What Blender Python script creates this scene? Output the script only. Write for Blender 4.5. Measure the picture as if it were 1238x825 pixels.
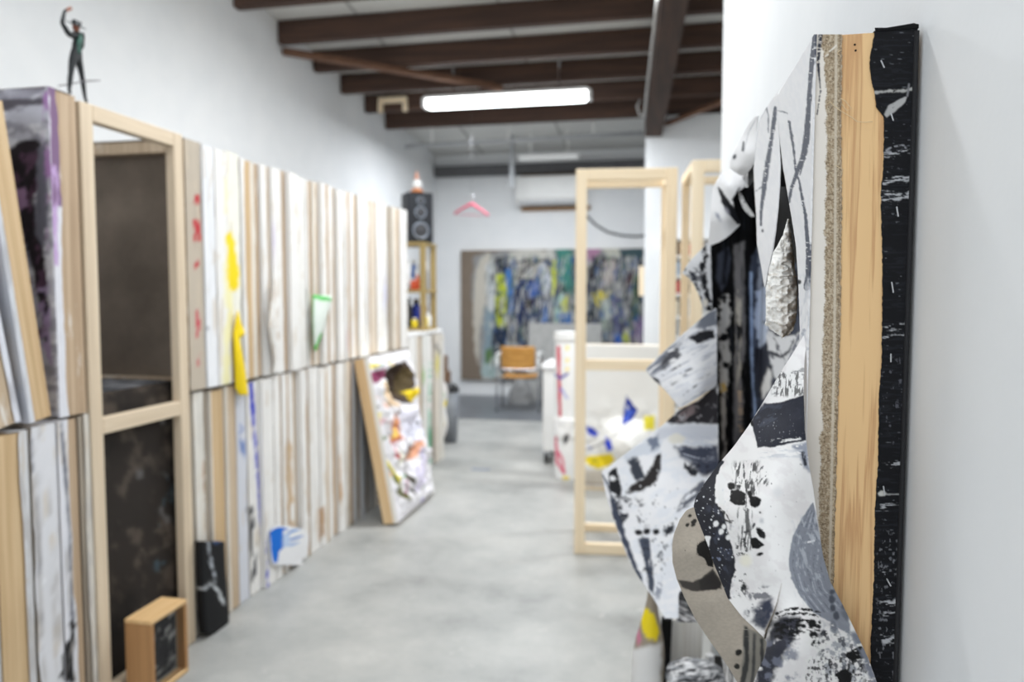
import bpy, bmesh, math, random
import numpy as np
from mathutils import Vector, Matrix
for o in list(bpy.data.objects): bpy.data.objects.remove(o)
S = bpy.context.scene
COL = S.collection
PI = math.pi
# ------------------------------------------------------------------ camera
FPX, EYE = 890.0, 1.5
PITCH = math.atan((412.5-358)/FPX)
YAW = math.atan(181/(FPX/math.cos(PITCH)))
FW = np.array([-math.sin(YAW)*math.cos(PITCH), math.cos(YAW)*math.cos(PITCH), -math.sin(PITCH)])
RT = np.array([math.cos(YAW), math.sin(YAW), 0.0])
UP = np.cross(RT, FW)
EY = np.array([0, 0, EYE])
cam = bpy.data.cameras.new('camera'); camo = bpy.data.objects.new('camera', cam); COL.objects.link(camo)
camo.location = EY
camo.rotation_euler = (PI/2-PITCH, 0, YAW)
cam.sensor_width = 36; cam.lens = FPX/1238*36; cam.clip_start = .05
cam.dof.use_dof = True; cam.dof.focus_distance = .87; cam.dof.aperture_fstop = 3.4
S.camera = camo
# ------------------------------------------------------------------ light
S.view_settings.view_transform = 'Standard'; S.view_settings.look = 'None'
S.view_settings.gamma = 1; S.view_settings.use_curve_mapping = False
S.view_settings.exposure = EXPOSURE = 0.29
w = bpy.data.worlds.new('world'); S.world = w; w.use_nodes = True
w.node_tree.nodes['Background'].inputs[0].default_value = (.80, .90, 1, 1)
w.node_tree.nodes['Background'].inputs[1].default_value = .24
def area(name, loc, rot, sx, sy, power, col=(1, 1, 1)):
    l = bpy.data.lights.new(name, 'AREA'); l.shape = 'RECTANGLE'; l.size = sx; l.size_y = sy; l.energy = power; l.color = col
    o = bpy.data.objects.new(name, l); COL.objects.link(o); o.location = loc; o.rotation_euler = rot
    return o
# the rest of the studio's ceiling tubes and the big daylight opening behind the photographer
area('ceiling_tube_light', (-.85, 4.9, 3.62), (0, 0, 0), 1.6, .2, 64, (.95, .98, 1))
area('ceiling_tube_light', (-.85, 2.4, 3.7), (0, 0, 0), 1.6, .2, 34, (.95, .98, 1))
area('ceiling_tube_light', (-.85, -.6, 3.8), (0, 0, 0), 1.6, .2, 20, (.95, .98, 1))
area('ceiling_tube_light', (1.8, 5.6, 3.5), (0, 0, 0), 1.6, .2, 80, (.95, .98, 1))
area('ceiling_tube_light', (-1.5, 8.35, 3.36), (0, 0, 0), 1.6, .2, 70, (.92, .96, 1))
area('window_daylight', (-1.2, -4.2, 2.0), (PI/2, 0, 0), 4.5, 2.8, 100, (.93, .97, 1))
# ------------------------------------------------------------------ helpers
def ray(px, py):
    px = np.asarray(px, float)[..., None]; py = np.asarray(py, float)[..., None]
    return FW*FPX+RT*(px-619)-UP*(py-412.5)
def onx(px, py, x): d = ray(px, py); return EY+d*(np.asarray(x, float)/d[..., 0])[..., None]
def ony(px, py, y): d = ray(px, py); return EY+d*(np.asarray(y, float)/d[..., 1])[..., None]
def onz(px, py, z): d = ray(px, py); return EY+d*((np.asarray(z, float)-EYE)/d[..., 2])[..., None]
def proj(P):
    v = np.asarray(P, float)-EY; z = v@FW
    return 619+FPX*(v@RT)/z, 412.5-FPX*(v@UP)/z
def y_at(px, x, z):
    a, b = .2, 40.
    for _ in range(50):
        m = (a+b)/2
        if proj((x, m, z))[0] < px: a = m
        else: b = m
    return a
def lin(c):
    c = np.asarray(c, float)/255.
    return np.where(c <= .04045, c/12.92, ((c+.055)/1.055)**2.4)
def L4(c): return tuple(float(q) for q in lin(c))+(1.,)
# --- numpy noise
def _h(ix, iy, s):
    n = (ix.astype(np.int64)*374761393+iy.astype(np.int64)*668265263+s*974634721) & 0x7fffffff
    n = ((n ^ (n >> 13))*1274126177) & 0x7fffffff
    n = n ^ (n >> 16)
    return (n & 0xffff)/65535.
def vn(x, y, s=0):
    x = np.asarray(x, float); y = np.asarray(y, float)
    ix = np.floor(x); iy = np.floor(y); fx = x-ix; fy = y-iy
    fx = fx*fx*(3-2*fx); fy = fy*fy*(3-2*fy)
    a = _h(ix, iy, s); b = _h(ix+1, iy, s); c = _h(ix, iy+1, s); d = _h(ix+1, iy+1, s)
    return (a*(1-fx)+b*fx)*(1-fy)+(c*(1-fx)+d*fx)*fy
def fbm(x, y, s=0, o=4):
    t = 0; a = .5; n = 0
    for k in range(o):
        t = t+a*vn(x*2**k, y*2**k, s+17*k); n += a; a *= .55
    return t/n
def sm(a, b, x):
    t = np.clip((x-a)/(b-a), 0, 1); return t*t*(3-2*t)
class Paint:
    """colours a set of surface points; X, Y are design coordinates of the cloth"""
    def __init__(s, X, Y, base, seed=0, tone=.05, tscale=40):
        s.X = np.asarray(X, float); s.Y = np.asarray(Y, float); s.k = seed
        n = fbm(s.X/tscale, s.Y/tscale, seed)[..., None]
        s.c = np.ones(s.X.shape+(3,))*lin(base)*(1+(n-.5)*2*tone)
    def _mix(s, m, col, alpha=1, var=.0):
        m = (m*alpha)[..., None]; c = lin(col)
        if var: c = np.clip(c*(1+(fbm(s.X/7, s.Y/7, s.k+5)[..., None]-.5)*2*var), 0, 1)
        s.c = s.c*(1-m)+c*m
    def _dry(s, dry, ds, ang):
        if not dry: return 1.
        s.k += 3
        ca, sa = math.cos(math.radians(ang)), math.sin(math.radians(ang))
        u = (s.X*ca+s.Y*sa)/ds[0]; v = (-s.X*sa+s.Y*ca)/ds[1]
        return sm(dry-.08, dry+.08, fbm(u, v, s.k, 3))
    def _warp(s, warp, ws):
        s.k += 1
        return (fbm(s.X/ws, s.Y/ws, s.k)-.5)*2*warp if warp else 0
    def poly(s, pts, col, warp=3, ws=8, soft=1., dry=0, ds=(30, 2), ang=0, alpha=1, var=0):
        P = np.array(pts, float); x, y = s.X, s.Y
        d = np.full(x.shape, 1e9); ins = np.zeros(x.shape, bool)
        for i in range(len(P)):
            a, b = P[i], P[(i+1) % len(P)]; e = b-a
            t = np.clip(((x-a[0])*e[0]+(y-a[1])*e[1])/max(e@e, 1e-9), 0, 1)
            d = np.minimum(d, np.hypot(x-a[0]-t*e[0], y-a[1]-t*e[1]))
            if a[1] != b[1]:
                c = ((a[1] > y) != (b[1] > y)) & (x < (b[0]-a[0])*(y-a[1])/(b[1]-a[1])+a[0]); ins ^= c
        d = np.where(ins, -d, d)+s._warp(warp, ws)
        s._mix(sm(soft, -soft, d)*s._dry(dry, ds, ang) if soft > 0 else (d < 0)*s._dry(dry, ds, ang), col, alpha, var)
    def line(s, pts, w, col, warp=1, ws=6, soft=.8, dry=0, ds=(30, 1.5), ang=90, alpha=1, var=0):
        P = np.array(pts, float); x, y = s.X, s.Y; d = np.full(x.shape, 1e9)
        W = np.ones(len(P))*w if np.isscalar(w) else np.array(w, float)
        for i in range(len(P)-1):
            a, b = P[i], P[i+1]; e = b-a
            t = np.clip(((x-a[0])*e[0]+(y-a[1])*e[1])/max(e@e, 1e-9), 0, 1)
            d = np.minimum(d, np.hypot(x-a[0]-t*e[0], y-a[1]-t*e[1])-(W[i]*(1-t)+W[i+1]*t)/2)
        d = d+s._warp(warp, ws)
        s._mix(sm(soft, -soft, d)*s._dry(dry, ds, ang), col, alpha, var)
    def ell(s, cx, cy, rx, ry, col, ang=0, warp=2, ws=6, soft=1., dry=0, ds=(6, 3), da=0, alpha=1, var=0):
        ca, sa = math.cos(math.radians(ang)), math.sin(math.radians(ang))
        u = (s.X-cx)*ca+(s.Y-cy)*sa; v = -(s.X-cx)*sa+(s.Y-cy)*ca
        d = (np.hypot(u/rx, v/ry)-1)*min(rx, ry)+s._warp(warp, ws)
        s._mix(sm(soft, -soft, d)*s._dry(dry, ds, da), col, alpha, var)
    def dots(s, n, box, r0, r1, col, seed=1, soft=.4):
        r = random.Random(seed)
        for _ in range(n):
            x = r.uniform(box[0], box[2]); y = r.uniform(box[1], box[3]); q = r0+(r1-r0)*r.random()**2.5
            s._mix(sm(soft, -soft, np.hypot(s.X-x, (s.Y-y)*r.uniform(.7, 1.2))-q), col)
    def haze(s, th, ds, ang, col, soft=.08, alpha=1, box=None, fe=10):
        s.k += 7
        ca, sa = math.cos(math.radians(ang)), math.sin(math.radians(ang))
        u = (s.X*ca+s.Y*sa)/ds[0]; v = (-s.X*sa+s.Y*ca)/ds[1]
        m = sm(th-soft, th+soft, fbm(u, v, s.k))
        if box is not None:
            q = fbm(s.X/9, s.Y/9, s.k+2)*fe
            m = m*sm(0, fe, s.X-box[0]+q-fe/2)*sm(0, fe, box[2]-s.X+q-fe/2)*sm(0, fe, s.Y-box[1]+q-fe/2)*sm(0, fe, box[3]-s.Y+q-fe/2)
        s._mix(m, col, alpha)
# --- materials
MATS = {}
def newmat(name):
    m = bpy.data.materials.new(name); m.use_nodes = True; nt = m.node_tree
    return m, nt, nt.nodes['Principled BSDF']
def bump(nt, b, fac, strength, dist=.002):
    n = nt.nodes.new('ShaderNodeBump'); n.inputs['Strength'].default_value = strength; n.inputs['Distance'].default_value = dist
    nt.links.new(fac, n.inputs['Height']); nt.links.new(n.outputs[0], b.inputs['Normal'])
def noise(nt, scale, detail=4, mapscale=None, rough=.6, rand=True):
    tc = nt.nodes.new('ShaderNodeTexCoord'); src = tc.outputs['Object']
    mp = nt.nodes.new('ShaderNodeMapping'); nt.links.new(src, mp.inputs[0])
    if mapscale: mp.inputs['Scale'].default_value = mapscale
    if rand:
        oi = nt.nodes.new('ShaderNodeObjectInfo'); mu = nt.nodes.new('ShaderNodeMath'); mu.operation = 'MULTIPLY'; mu.inputs[1].default_value = 40
        nt.links.new(oi.outputs['Random'], mu.inputs[0]); nt.links.new(mu.outputs[0], mp.inputs['Location'])
    n = nt.nodes.new('ShaderNodeTexNoise'); n.inputs['Scale'].default_value = scale; n.inputs['Detail'].default_value = detail; n.inputs['Roughness'].default_value = rough
    nt.links.new(mp.outputs[0], n.inputs['Vector']); return n
def ramp(nt, fac, stops):
    r = nt.nodes.new('ShaderNodeValToRGB'); e = r.color_ramp.elements
    while len(e) < len(stops): e.new(.5)
    for q, (p, c) in zip(e, stops): q.position = p; q.color = L4(c)
    nt.links.new(fac, r.inputs[0]); return r
def plain(name, col, rough=.6, metal=0, var=.06, scale=12, bmp=0, spec=.5, trans=0):
    m, nt, b = newmat(name); n = noise(nt, scale)
    c = np.array(col, float)
    r = ramp(nt, n.outputs[0], [(.3, np.clip(c*(1-var), 0, 255)), (.7, np.clip(c*(1+var), 0, 255))])
    nt.links.new(r.outputs[0], b.inputs['Base Color']); b.inputs['Roughness'].default_value = rough; b.inputs['Metallic'].default_value = metal
    b.inputs['Specular IOR Level'].default_value = spec
    if bmp: bump(nt, b, n.outputs[0], bmp)
    return m
def wood(name, c0, c1, axis='z', rough=.65, fine=45, smear=0, scol=(232, 228, 222), rings=1.0, lines=False):
    m, nt, b = newmat(name)
    ms = {'x': (1.2, fine, fine), 'y': (fine, 1.2, fine), 'z': (fine, fine, 1.2)}[axis]
    n = noise(nt, rings, 5, ms)
    c0 = np.array(c0, float); c1 = np.array(c1, float)
    r = ramp(nt, n.outputs[0], [(.25, c0), (.5, (c0+c1)/2+4), (.62, c1), (.75, c0*.5+c1*.5)] if not lines else [(.2, c0), (.36, c1*.97), (.41, c0*1.02), (.46, c1), (.53, c1), (.565, c0*1.03), (.61, c1*.99), (.8, c1)])
    out = r.outputs[0]
    if smear:
        n2 = noise(nt, 5, 5, (1, 1, .25), .75)
        rr = nt.nodes.new('ShaderNodeValToRGB'); rr.color_ramp.elements[0].position = 1-smear; rr.color_ramp.elements[1].position = min(1, 1-smear+.08)
        nt.links.new(n2.outputs[0], rr.inputs[0])
        mx = nt.nodes.new('ShaderNodeMix'); mx.data_type = 'RGBA'; nt.links.new(rr.outputs[0], mx.inputs[0]); nt.links.new(out, mx.inputs[6]); mx.inputs[7].default_value = L4(scol); out = mx.outputs[2]
    nt.links.new(out, b.inputs['Base Color']); b.inputs['Roughness'].default_value = rough
    bump(nt, b, n.outputs[0], .25, .001)
    return m
def painted(name, rough=.7, weave=0, wscale=900, lump=.2, lscale=60, spec=.35):
    m, nt, b = newmat(name)
    a = nt.nodes.new('ShaderNodeAttribute'); a.attribute_name = 'paint'
    nt.links.new(a.outputs['Color'], b.inputs['Base Color']); b.inputs['Roughness'].default_value = rough; b.inputs['Specular IOR Level'].default_value = spec
    n = noise(nt, lscale, 5, rand=False); h = n.outputs[0]
    if weave:
        tc = nt.nodes.new('ShaderNodeTexCoord'); ad = None
        for ax in (0, 1):
            wv = nt.nodes.new('ShaderNodeTexWave'); wv.bands_direction = 'Z' if ax else 'DIAGONAL'; wv.inputs['Scale'].default_value = wscale; wv.inputs['Distortion'].default_value = 1.2; wv.inputs['Detail'].default_value = 1; wv.inputs['Detail Scale'].default_value = 60
            nt.links.new(tc.outputs['Object'], wv.inputs['Vector'])
            mu = nt.nodes.new('ShaderNodeMath'); mu.operation = 'MULTIPLY_ADD'; mu.inputs[1].default_value = weave
            nt.links.new(wv.outputs['Fac'], mu.inputs[0]); nt.links.new(h, mu.inputs[2]); h = mu.outputs[0]
    bump(nt, b, h, lump, .002)
    return m
# --- meshes
ORG = {}
def setp(o, label=None, cat=None, group=None, kind=None):
    if label: o['label'] = label
    if cat: o['category'] = cat
    if group: o['group'] = group
    if kind: o['kind'] = kind
    return o
def thing(name, label, cat, loc=(0, 0, 0), rz=0, group=None):
    o = bpy.data.objects.new(name, None); COL.objects.link(o); o.empty_display_size = .05
    o.location = loc; o.rotation_euler = (0, 0, rz); ORG[o.name] = (0, 0, 0) if rz else tuple(loc)
    return setp(o, label, cat, group)
def link(name, me, mats, parent=None, smooth=False, bev=0, **k):
    o = bpy.data.objects.new(name, me); COL.objects.link(o)
    for m in (mats if isinstance(mats, (list, tuple)) else [mats]): me.materials.append(m)
    if parent: o.parent = parent; ORG[o.name] = ORG[parent.name]
    if smooth: me.polygons.foreach_set('use_smooth', [True]*len(me.polygons))
    if bev:
        b = o.modifiers.new('bevel', 'BEVEL'); b.width = bev; b.segments = 2; b.limit_method = 'ANGLE'; b.angle_limit = .6
    return setp(o, **k)
def grids(name, parts, mats, parent=None, thick=0, smooth=True, **k):
    """parts: list of (V[nv,nu,3], C[nv,nu,3]); one mesh, optional thickness away from the viewer"""
    VV, CC, FF, MI, off = [], [], [], [], 0
    org = np.array(ORG[parent.name] if parent else (0, 0, 0), float)
    for V, Cc in parts:
        nv, nu = V.shape[:2]; n = nv*nu
        idx = np.arange(n).reshape(nv, nu)
        q = np.stack([idx[:-1, :-1], idx[:-1, 1:], idx[1:, 1:], idx[1:, :-1]], -1).reshape(-1, 4)
        VV.append(V.reshape(-1, 3)); CC.append(Cc.reshape(-1, 3)); FF.append(q+off); MI.append(np.zeros(len(q), int))
        if thick:
            du = np.gradient(V, axis=1); dv = np.gradient(V, axis=0); N = np.cross(du, dv)
            N /= np.maximum(np.linalg.norm(N, axis=2, keepdims=True), 1e-9)
            if (N*(EY-V)).sum() < 0: N = -N
            B = V-N*thick
            VV.append(B.reshape(-1, 3)); CC.append(Cc.reshape(-1, 3)); FF.append(q[:, ::-1]+off+n); MI.append(np.ones(len(q), int))
            rim = np.concatenate([idx[0], idx[1:, -1], idx[-1, -2::-1], idx[-2:0:-1, 0]])
            r2 = np.roll(rim, -1)
            FF.append(np.stack([rim, rim+n, r2+n, r2], -1)+off); MI.append(np.zeros(len(rim), int))
            off += n
        off += n
    V = np.concatenate(VV)-org; Cc = np.concatenate(CC); F = np.concatenate(FF); M = np.concatenate(MI)
    me = bpy.data.meshes.new(name)
    me.vertices.add(len(V)); me.vertices.foreach_set('co', V.ravel())
    me.loops.add(F.size); me.loops.foreach_set('vertex_index', F.ravel().astype(np.int32))
    me.polygons.add(len(F)); me.polygons.foreach_set('loop_start', np.arange(0, F.size, 4, dtype=np.int32))
    me.update(calc_edges=True); me.validate()
    at = me.color_attributes.new('paint', 'FLOAT_COLOR', 'POINT')
    if len(me.vertices) == len(Cc):
        at.data.foreach_set('color', np.concatenate([np.clip(Cc, 0, 1), np.ones((len(Cc), 1))], 1).ravel().astype(np.float32))
    ml = mats if isinstance(mats, (list, tuple)) else [mats]
    o = link(name, me, ml, parent, smooth, **k)
    if len(ml) > 1 and len(me.polygons) == len(M): me.polygons.foreach_set('material_index', M.astype(np.int32))
    return o
class MB:
    def __init__(s): s.bm = bmesh.new()
    def box(s, lo, hi, rot=None, ch=0, mi=0):
        lo = np.array(lo, float); hi = np.array(hi, float); c = (lo+hi)/2; d = np.abs(hi-lo)
        M = Matrix.Translation(Vector(c))@(rot.to_4x4() if rot else Matrix.Identity(4))@Matrix.Diagonal((*d, 1))
        b = bmesh.new(); bmesh.ops.create_cube(b, size=1, matrix=M)
        if ch: bmesh.ops.bevel(b, geom=b.edges[:], offset=ch, segments=1, affect='EDGES', profile=.5)
        s._add(b, mi); return s
    def _add(s, b, mi=0):
        mp = {}
        for v in b.verts: mp[v] = s.bm.verts.new(v.co)
        for f in b.faces:
            try:
                q = s.bm.faces.new([mp[v] for v in f.verts]); q.material_index = mi; q.smooth = f.smooth
            except ValueError: pass
        b.free()
    def bar(s, p, q, w, h, up=(0, 0, 1), ch=0, mi=0):
        p = Vector(p); q = Vector(q); d = (q-p); l = d.length; d.normalize(); u = Vector(up); r = d.cross(u).normalized(); u = r.cross(d)
        R = Matrix((d, r, u)).transposed(); c = (p+q)/2
        s.box(c-Vector((l, w, h))/2, c+Vector((l, w, h))/2, R, ch, mi); return s
    def tube(s, pts, r, n=10, mi=0, closed=True):
        P = [Vector(p) for p in pts]; R = [r]*len(P) if np.isscalar(r) else r; rings = []
        pu = None
        for i, p in enumerate(P):
            d = (P[min(i+1, len(P)-1)]-P[max(i-1, 0)]).normalized()
            if pu is None: pu = d.orthogonal().normalized()
            u = (pu-d*pu.dot(d)).normalized(); pu = u; v = d.cross(u)
            rings.append([s.bm.verts.new(p+(u*math.cos(2*PI*k/n)+v*math.sin(2*PI*k/n))*R[i]) for k in range(n)])
        for a, b in zip(rings, rings[1:]):
            for k in range(n):
                f = s.bm.faces.new((a[k], a[(k+1) % n], b[(k+1) % n], b[k])); f.smooth = True; f.material_index = mi
        if closed:
            for g in (rings[0][::-1], rings[-1]):
                f = s.bm.faces.new(g); f.material_index = mi
        return s
    def lathe(s, prof, c=(0, 0, 0), n=24, mi=0, R=None):
        c = Vector(c); rings = []
        for r, z in prof:
            q = [Vector((r*math.cos(2*PI*k/n), r*math.sin(2*PI*k/n), z)) for k in range(n)]
            rings.append([s.bm.verts.new(c+((R@v) if R else v)) for v in q])
        for a, b in zip(rings, rings[1:]):
            for k in range(n):
                f = s.bm.faces.new((a[k], a[(k+1) % n], b[(k+1) % n], b[k])); f.smooth = True; f.material_index = mi
        for g in (rings[0][::-1], rings[-1]):
            f = s.bm.faces.new(g); f.material_index = mi
        return s
    def prism(s, pts, d, mi=0):
        a = [s.bm.verts.new(Vector(p)) for p in pts]; b = [s.bm.verts.new(Vector(p)+Vector(d)) for p in pts]
        for g in [a[::-1], b]+[[a[k], a[(k+1) % len(a)], b[(k+1) % len(a)], b[k]] for k in range(len(a))]:
            f = s.bm.faces.new(g); f.material_index = mi
        return s
    def build(s, name, mats, parent=None, bev=0, world=True, **k):
        bmesh.ops.recalc_face_normals(s.bm, faces=s.bm.faces[:])
        if parent and world:
            o = Vector(ORG[parent.name])
            for v in s.bm.verts: v.co -= o
        me = bpy.data.meshes.new(name); s.bm.to_mesh(me); s.bm.free()
        return link(name, me, mats, parent, False, bev, **k)
def struct(name, mb, mats, **k): return mb.build(name, mats, None, kind='structure', **k)
# --- shared materials
M_pine = wood('pine', (232, 210, 176), (246, 228, 198), 'z')
M_pine_x = wood('pine_x', (232, 210, 176), (246, 228, 198), 'x')
M_pine_y = wood('pine_y', (232, 210, 176), (246, 228, 198), 'y')
M_edge = [wood('edge_wood_a', (176, 152, 124), (212, 192, 166), 'z', smear=.42), wood('edge_wood_b', (162, 136, 108), (200, 176, 148), 'z', smear=.38),
          wood('edge_wood_c', (190, 158, 116), (216, 188, 148), 'z', smear=.30), wood('edge_wood_grey', (136, 124, 110), (176, 164, 148), 'z', smear=.36)]
M_beam = wood('beam_wood', (52, 36, 29), (84, 60, 48), 'x', .8, 18)
M_girder = wood('girder_wood', (44, 30, 24), (72, 52, 42), 'y', .8, 18)
M_canvas = painted('painted_canvas', .75, 0, 900, .25, 90)
M_hero = painted('hero_canvas', .68, .35, 1500, .22, 140, spec=.18)
M_gloss = painted("glossy_paint", .7, 0, 900, .25, 60, spec=.08)
M_linen = plain('raw_linen', (176, 164, 148), .9, 0, .10, 500, .3, .2)
M_white = plain('white_metal', (232, 232, 230), .4, 0, .01)
M_black = plain('black_plastic', (24, 24, 26), .4, 0, .1)
M_chrome = plain('chrome', (205, 205, 208), .18, 1, .02)
# ================================================================== room
X_WALL, Y_BACK, X_ST = -3.347, 10.76, -1.975
def ceil_z(y): return 3.775-.0705*(y-5.39)+.2          # underside of the sloping roof sheets
m, nt, b = newmat('white_plaster'); n = noise(nt, 3, 6, rand=False); r = ramp(nt, n.outputs[0], [(.3, (229, 231, 233)), (.7, (236, 237, 238))])
nt.links.new(r.outputs[0], b.inputs['Base Color']); b.inputs['Roughness'].default_value = .85; n2 = noise(nt, 120, 3, rand=False); bump(nt, b, n2.outputs[0], .12, .002); M_wall = m
m, nt, b = newmat('concrete'); n = noise(nt, 1.3, 8, rand=False, rough=.7)
r = ramp(nt, n.outputs[0], [(.28, (128, 129, 128)), (.45, (160, 161, 159)), (.6, (176, 176, 173)), (.75, (196, 195, 191))])
n3 = noise(nt, 9, 6, rand=False, rough=.75); rr = nt.nodes.new('ShaderNodeValToRGB'); rr.color_ramp.elements[0].position = .62; rr.color_ramp.elements[1].position = .72
nt.links.new(n3.outputs[0], rr.inputs[0]); mx = nt.nodes.new('ShaderNodeMix'); mx.data_type = 'RGBA'; nt.links.new(rr.outputs[0], mx.inputs[0]); nt.links.new(r.outputs[0], mx.inputs[6]); mx.inputs[7].default_value = L4((206, 205, 200))
nt.links.new(mx.outputs[2], b.inputs['Base Color']); b.inputs['Roughness'].default_value = .42; b.inputs['Specular IOR Level'].default_value = .4; bump(nt, b, n.outputs[0], .1, .01); M_floor = m
M_dark = plain('dark_floor_paint', (104, 108, 114), .35, 0, .06, 3)
m, nt, b = newmat('roof_sheet'); n = noise(nt, .8, 4, rand=False); r = ramp(nt, n.outputs[0], [(.3, (205, 205, 202)), (.7, (220, 220, 217))])
nt.links.new(r.outputs[0], b.inputs['Base Color']); b.inputs['Roughness'].default_value = .8; M_ceil = m
Y_PAINT = float(onz(600, 508, 0)[1])
struct('floor', MB().box((-3.6, -4.5, -.1), (5, Y_PAINT, 0)), M_floor)
struct('floor_back', MB().box((-3.6, Y_PAINT, -.1), (5, 11.2, .004)), M_dark)
struct('wall_left', MB().box((X_WALL-.15, -4.5, 0), (X_WALL, 11.0, 4.7)), M_wall)
struct('wall_back', MB().box((X_WALL, Y_BACK, 0), (5, Y_BACK+.15, 4.2)), M_wall)
X_RW, Y_RW = .262, float(onx(870, 300, .262)[1])
struct('wall_right', MB().box((X_RW, -2.5, 0), (X_RW+.14, Y_RW, 4.4)), M_wall)
YP = 8.62; XP = float(ony(779, 300, YP)[0])
struct('wall_partition', MB().box((XP, YP, 0), (5, YP+.14, 3.53)), M_wall)
MB_c = MB(); ys = [-4.5]+[1.4+1.22*k for k in range(9)]
MB_c.prism([(-3.6, -4.5, ceil_z(-4.5)), (-3.6, 11.2, ceil_z(11.2)), (-3.6, 11.2, ceil_z(11.2)+.06), (-3.6, -4.5, ceil_z(-4.5)+.06)], (8.6, 0, 0))
struct('ceiling', MB_c, M_ceil)
# thin joint strips between the roof sheets
M_joint = plain('joint_strip', (165, 165, 162), .7)
for i, x in enumerate((-2.6, -1.35, -.1, 1.15)):
    q = MB(); q.bar((x, -2, ceil_z(-2)-.004), (x, 10.7, ceil_z(10.7)-.004), .025, .01); struct('trim_%d' % (i+1), q, M_joint)
# roof beams
beam_y = [5.40, 6.09, 6.76, 7.38, 8.02, 8.65]
names = ['nearest', 'second', 'third', 'fourth', 'fifth', 'sixth']
beams = []
for i, y in enumerate([3.4, 4.1, 4.72]+beam_y):
    zb = 3.775-.0705*(y-5.39)
    if i < 3: continue
    o = MB().box((X_WALL+.005, y, zb), (4.6, y+.085, zb+.193), ch=.006).build('roof_beam', M_beam)
    setp(o, 'dark brown roof beam spanning to the white left wall, %s from the photographer' % names[i-3], 'beam', 'dark roof beams')
o = MB().box((X_WALL+.005, 10.62, 3.27), (XP+.6, Y_BACK-.003, 3.42), ch=.006).build('wall_beam', plain('grey_beam', (92, 92, 94), .7)); setp(o, 'dark grey beam along the top of the far white wall', 'beam')
q = MB(); g0 = ony(816, 0, 5.24); g1 = ony(790, 166, 8.6); d = (g1-g0)/np.linalg.norm(g1-g0)
q.bar(g0-d*2.2+np.array((0, 0, .10)), g1+np.array((0, 0, .10)), .19, .20, ch=.006)
t = thing('girder', 'long dark girder running lengthwise under the roof beams to the white partition', 'girder', tuple(g1)); q.build('timber', M_girder, t)
# cable along the girder with a black junction box
pts = [ony(798-18*k/9, 2+150*k/9, 5.3+3.0*k/9)+np.array((-.02, 0, .02+.012*math.sin(k*2.2))) for k in range(10)]
MB().tube(pts, .012, 8).build('cable', M_white, t, label='white cable along the side')
c = ony(776, 112, 8.15); MB().box(c-.05, c+.05, ch=.01).build('junction_box', M_black, t, label='black junction box')
MB().tube([c+np.array(p) for p in ((0, 0, -.04), (-.05, 0, -.14), (-.02, 0, -.24), (.06, 0, -.25), (.1, 0, -.17))], .009, 8).build('cable_loop', M_white, t)
# diagonal braces
M_brace = wood('brace_wood', (92, 62, 46), (118, 84, 62), 'x', .8, 18)
p = onx(342, 62, X_WALL+.02); e = onz(606, 106, 3.62)
setp(MB().bar(p, e, .09, .05, ch=.005).build('roof_brace', M_brace), 'brown diagonal timber brace under the beams from the left wall towards the tube lamp', 'brace')
p = onz(805, 150, 3.44); e = onz(900, 112, 3.5)
setp(MB().bar(p, e, .07, .04, ch=.005).build('roof_brace', M_brace), 'short diagonal timber brace on the right of the girder above the partition', 'brace')
t = thing('bracket', 'small pale wooden bracket fixed to a dark beam near the left wall', 'bracket', tuple(ony(474, 128, 7.98)))
a, bq = ony(458, 122, 7.99), ony(492, 122, 7.99)
MB().box((a[0], 7.965, a[2]-.03), (bq[0], 8.015, a[2]+.03), ch=.004).build('rail', M_pine_x, t)
for xx in (a[0]+.02, bq[0]-.02): MB().box((xx-.025, 7.965, a[2]-.13), (xx+.025, 8.015, a[2]-.031), ch=.004).build('block', M_pine, t)
# pipe at the far end, unlit lamp
zc = lambda y: ceil_z(y)
p, e = ony(490, 177, 9.2), ony(778, 161, 9.2)
t = thing('conduit_pipe', 'thin grey pipe hung across the far end of the ceiling', 'pipe', tuple(p))
MB().tube([p, e], .026, 10).build('pipe', plain('grey_pipe', (176, 178, 180), .5), t)
for fx in (.12, .45, .8):
    m_ = p+(e-p)*fx; MB().box(m_-np.array((.012, .012, 0)), (m_[0]+.012, m_[1]+.012, zc(9.2)+.0)).build('hanger_strap', M_white, t)
p = ony(619, 184, 9.9); setp(MB().box((p[0]-.03, 9.87, 2.95), (p[0]+.03, 9.93, zc(9.9)), ch=.004).build('hanging_post', plain('grey_post', (170, 173, 176), .5)), 'grey post hanging from the ceiling beside the air conditioner', 'post')
p, e = ony(628, 192, 9.7), ony(700, 190, 9.7)
t = thing('ceiling_lamp', 'unlit grey tube lamp on the ceiling above the air conditioner', 'lamp', tuple(p))
MB().box((p[0], 9.64, p[2]-.03), (e[0], 9.76, p[2]+.04), ch=.01).build('housing', M_white, t)
for xx in (p[0]+.15, e[0]-.15): MB().box((xx-.01, 9.69, p[2]+.04), (xx+.01, 9.71, zc(9.7))).build('hanger_strap', M_white, t)
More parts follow.
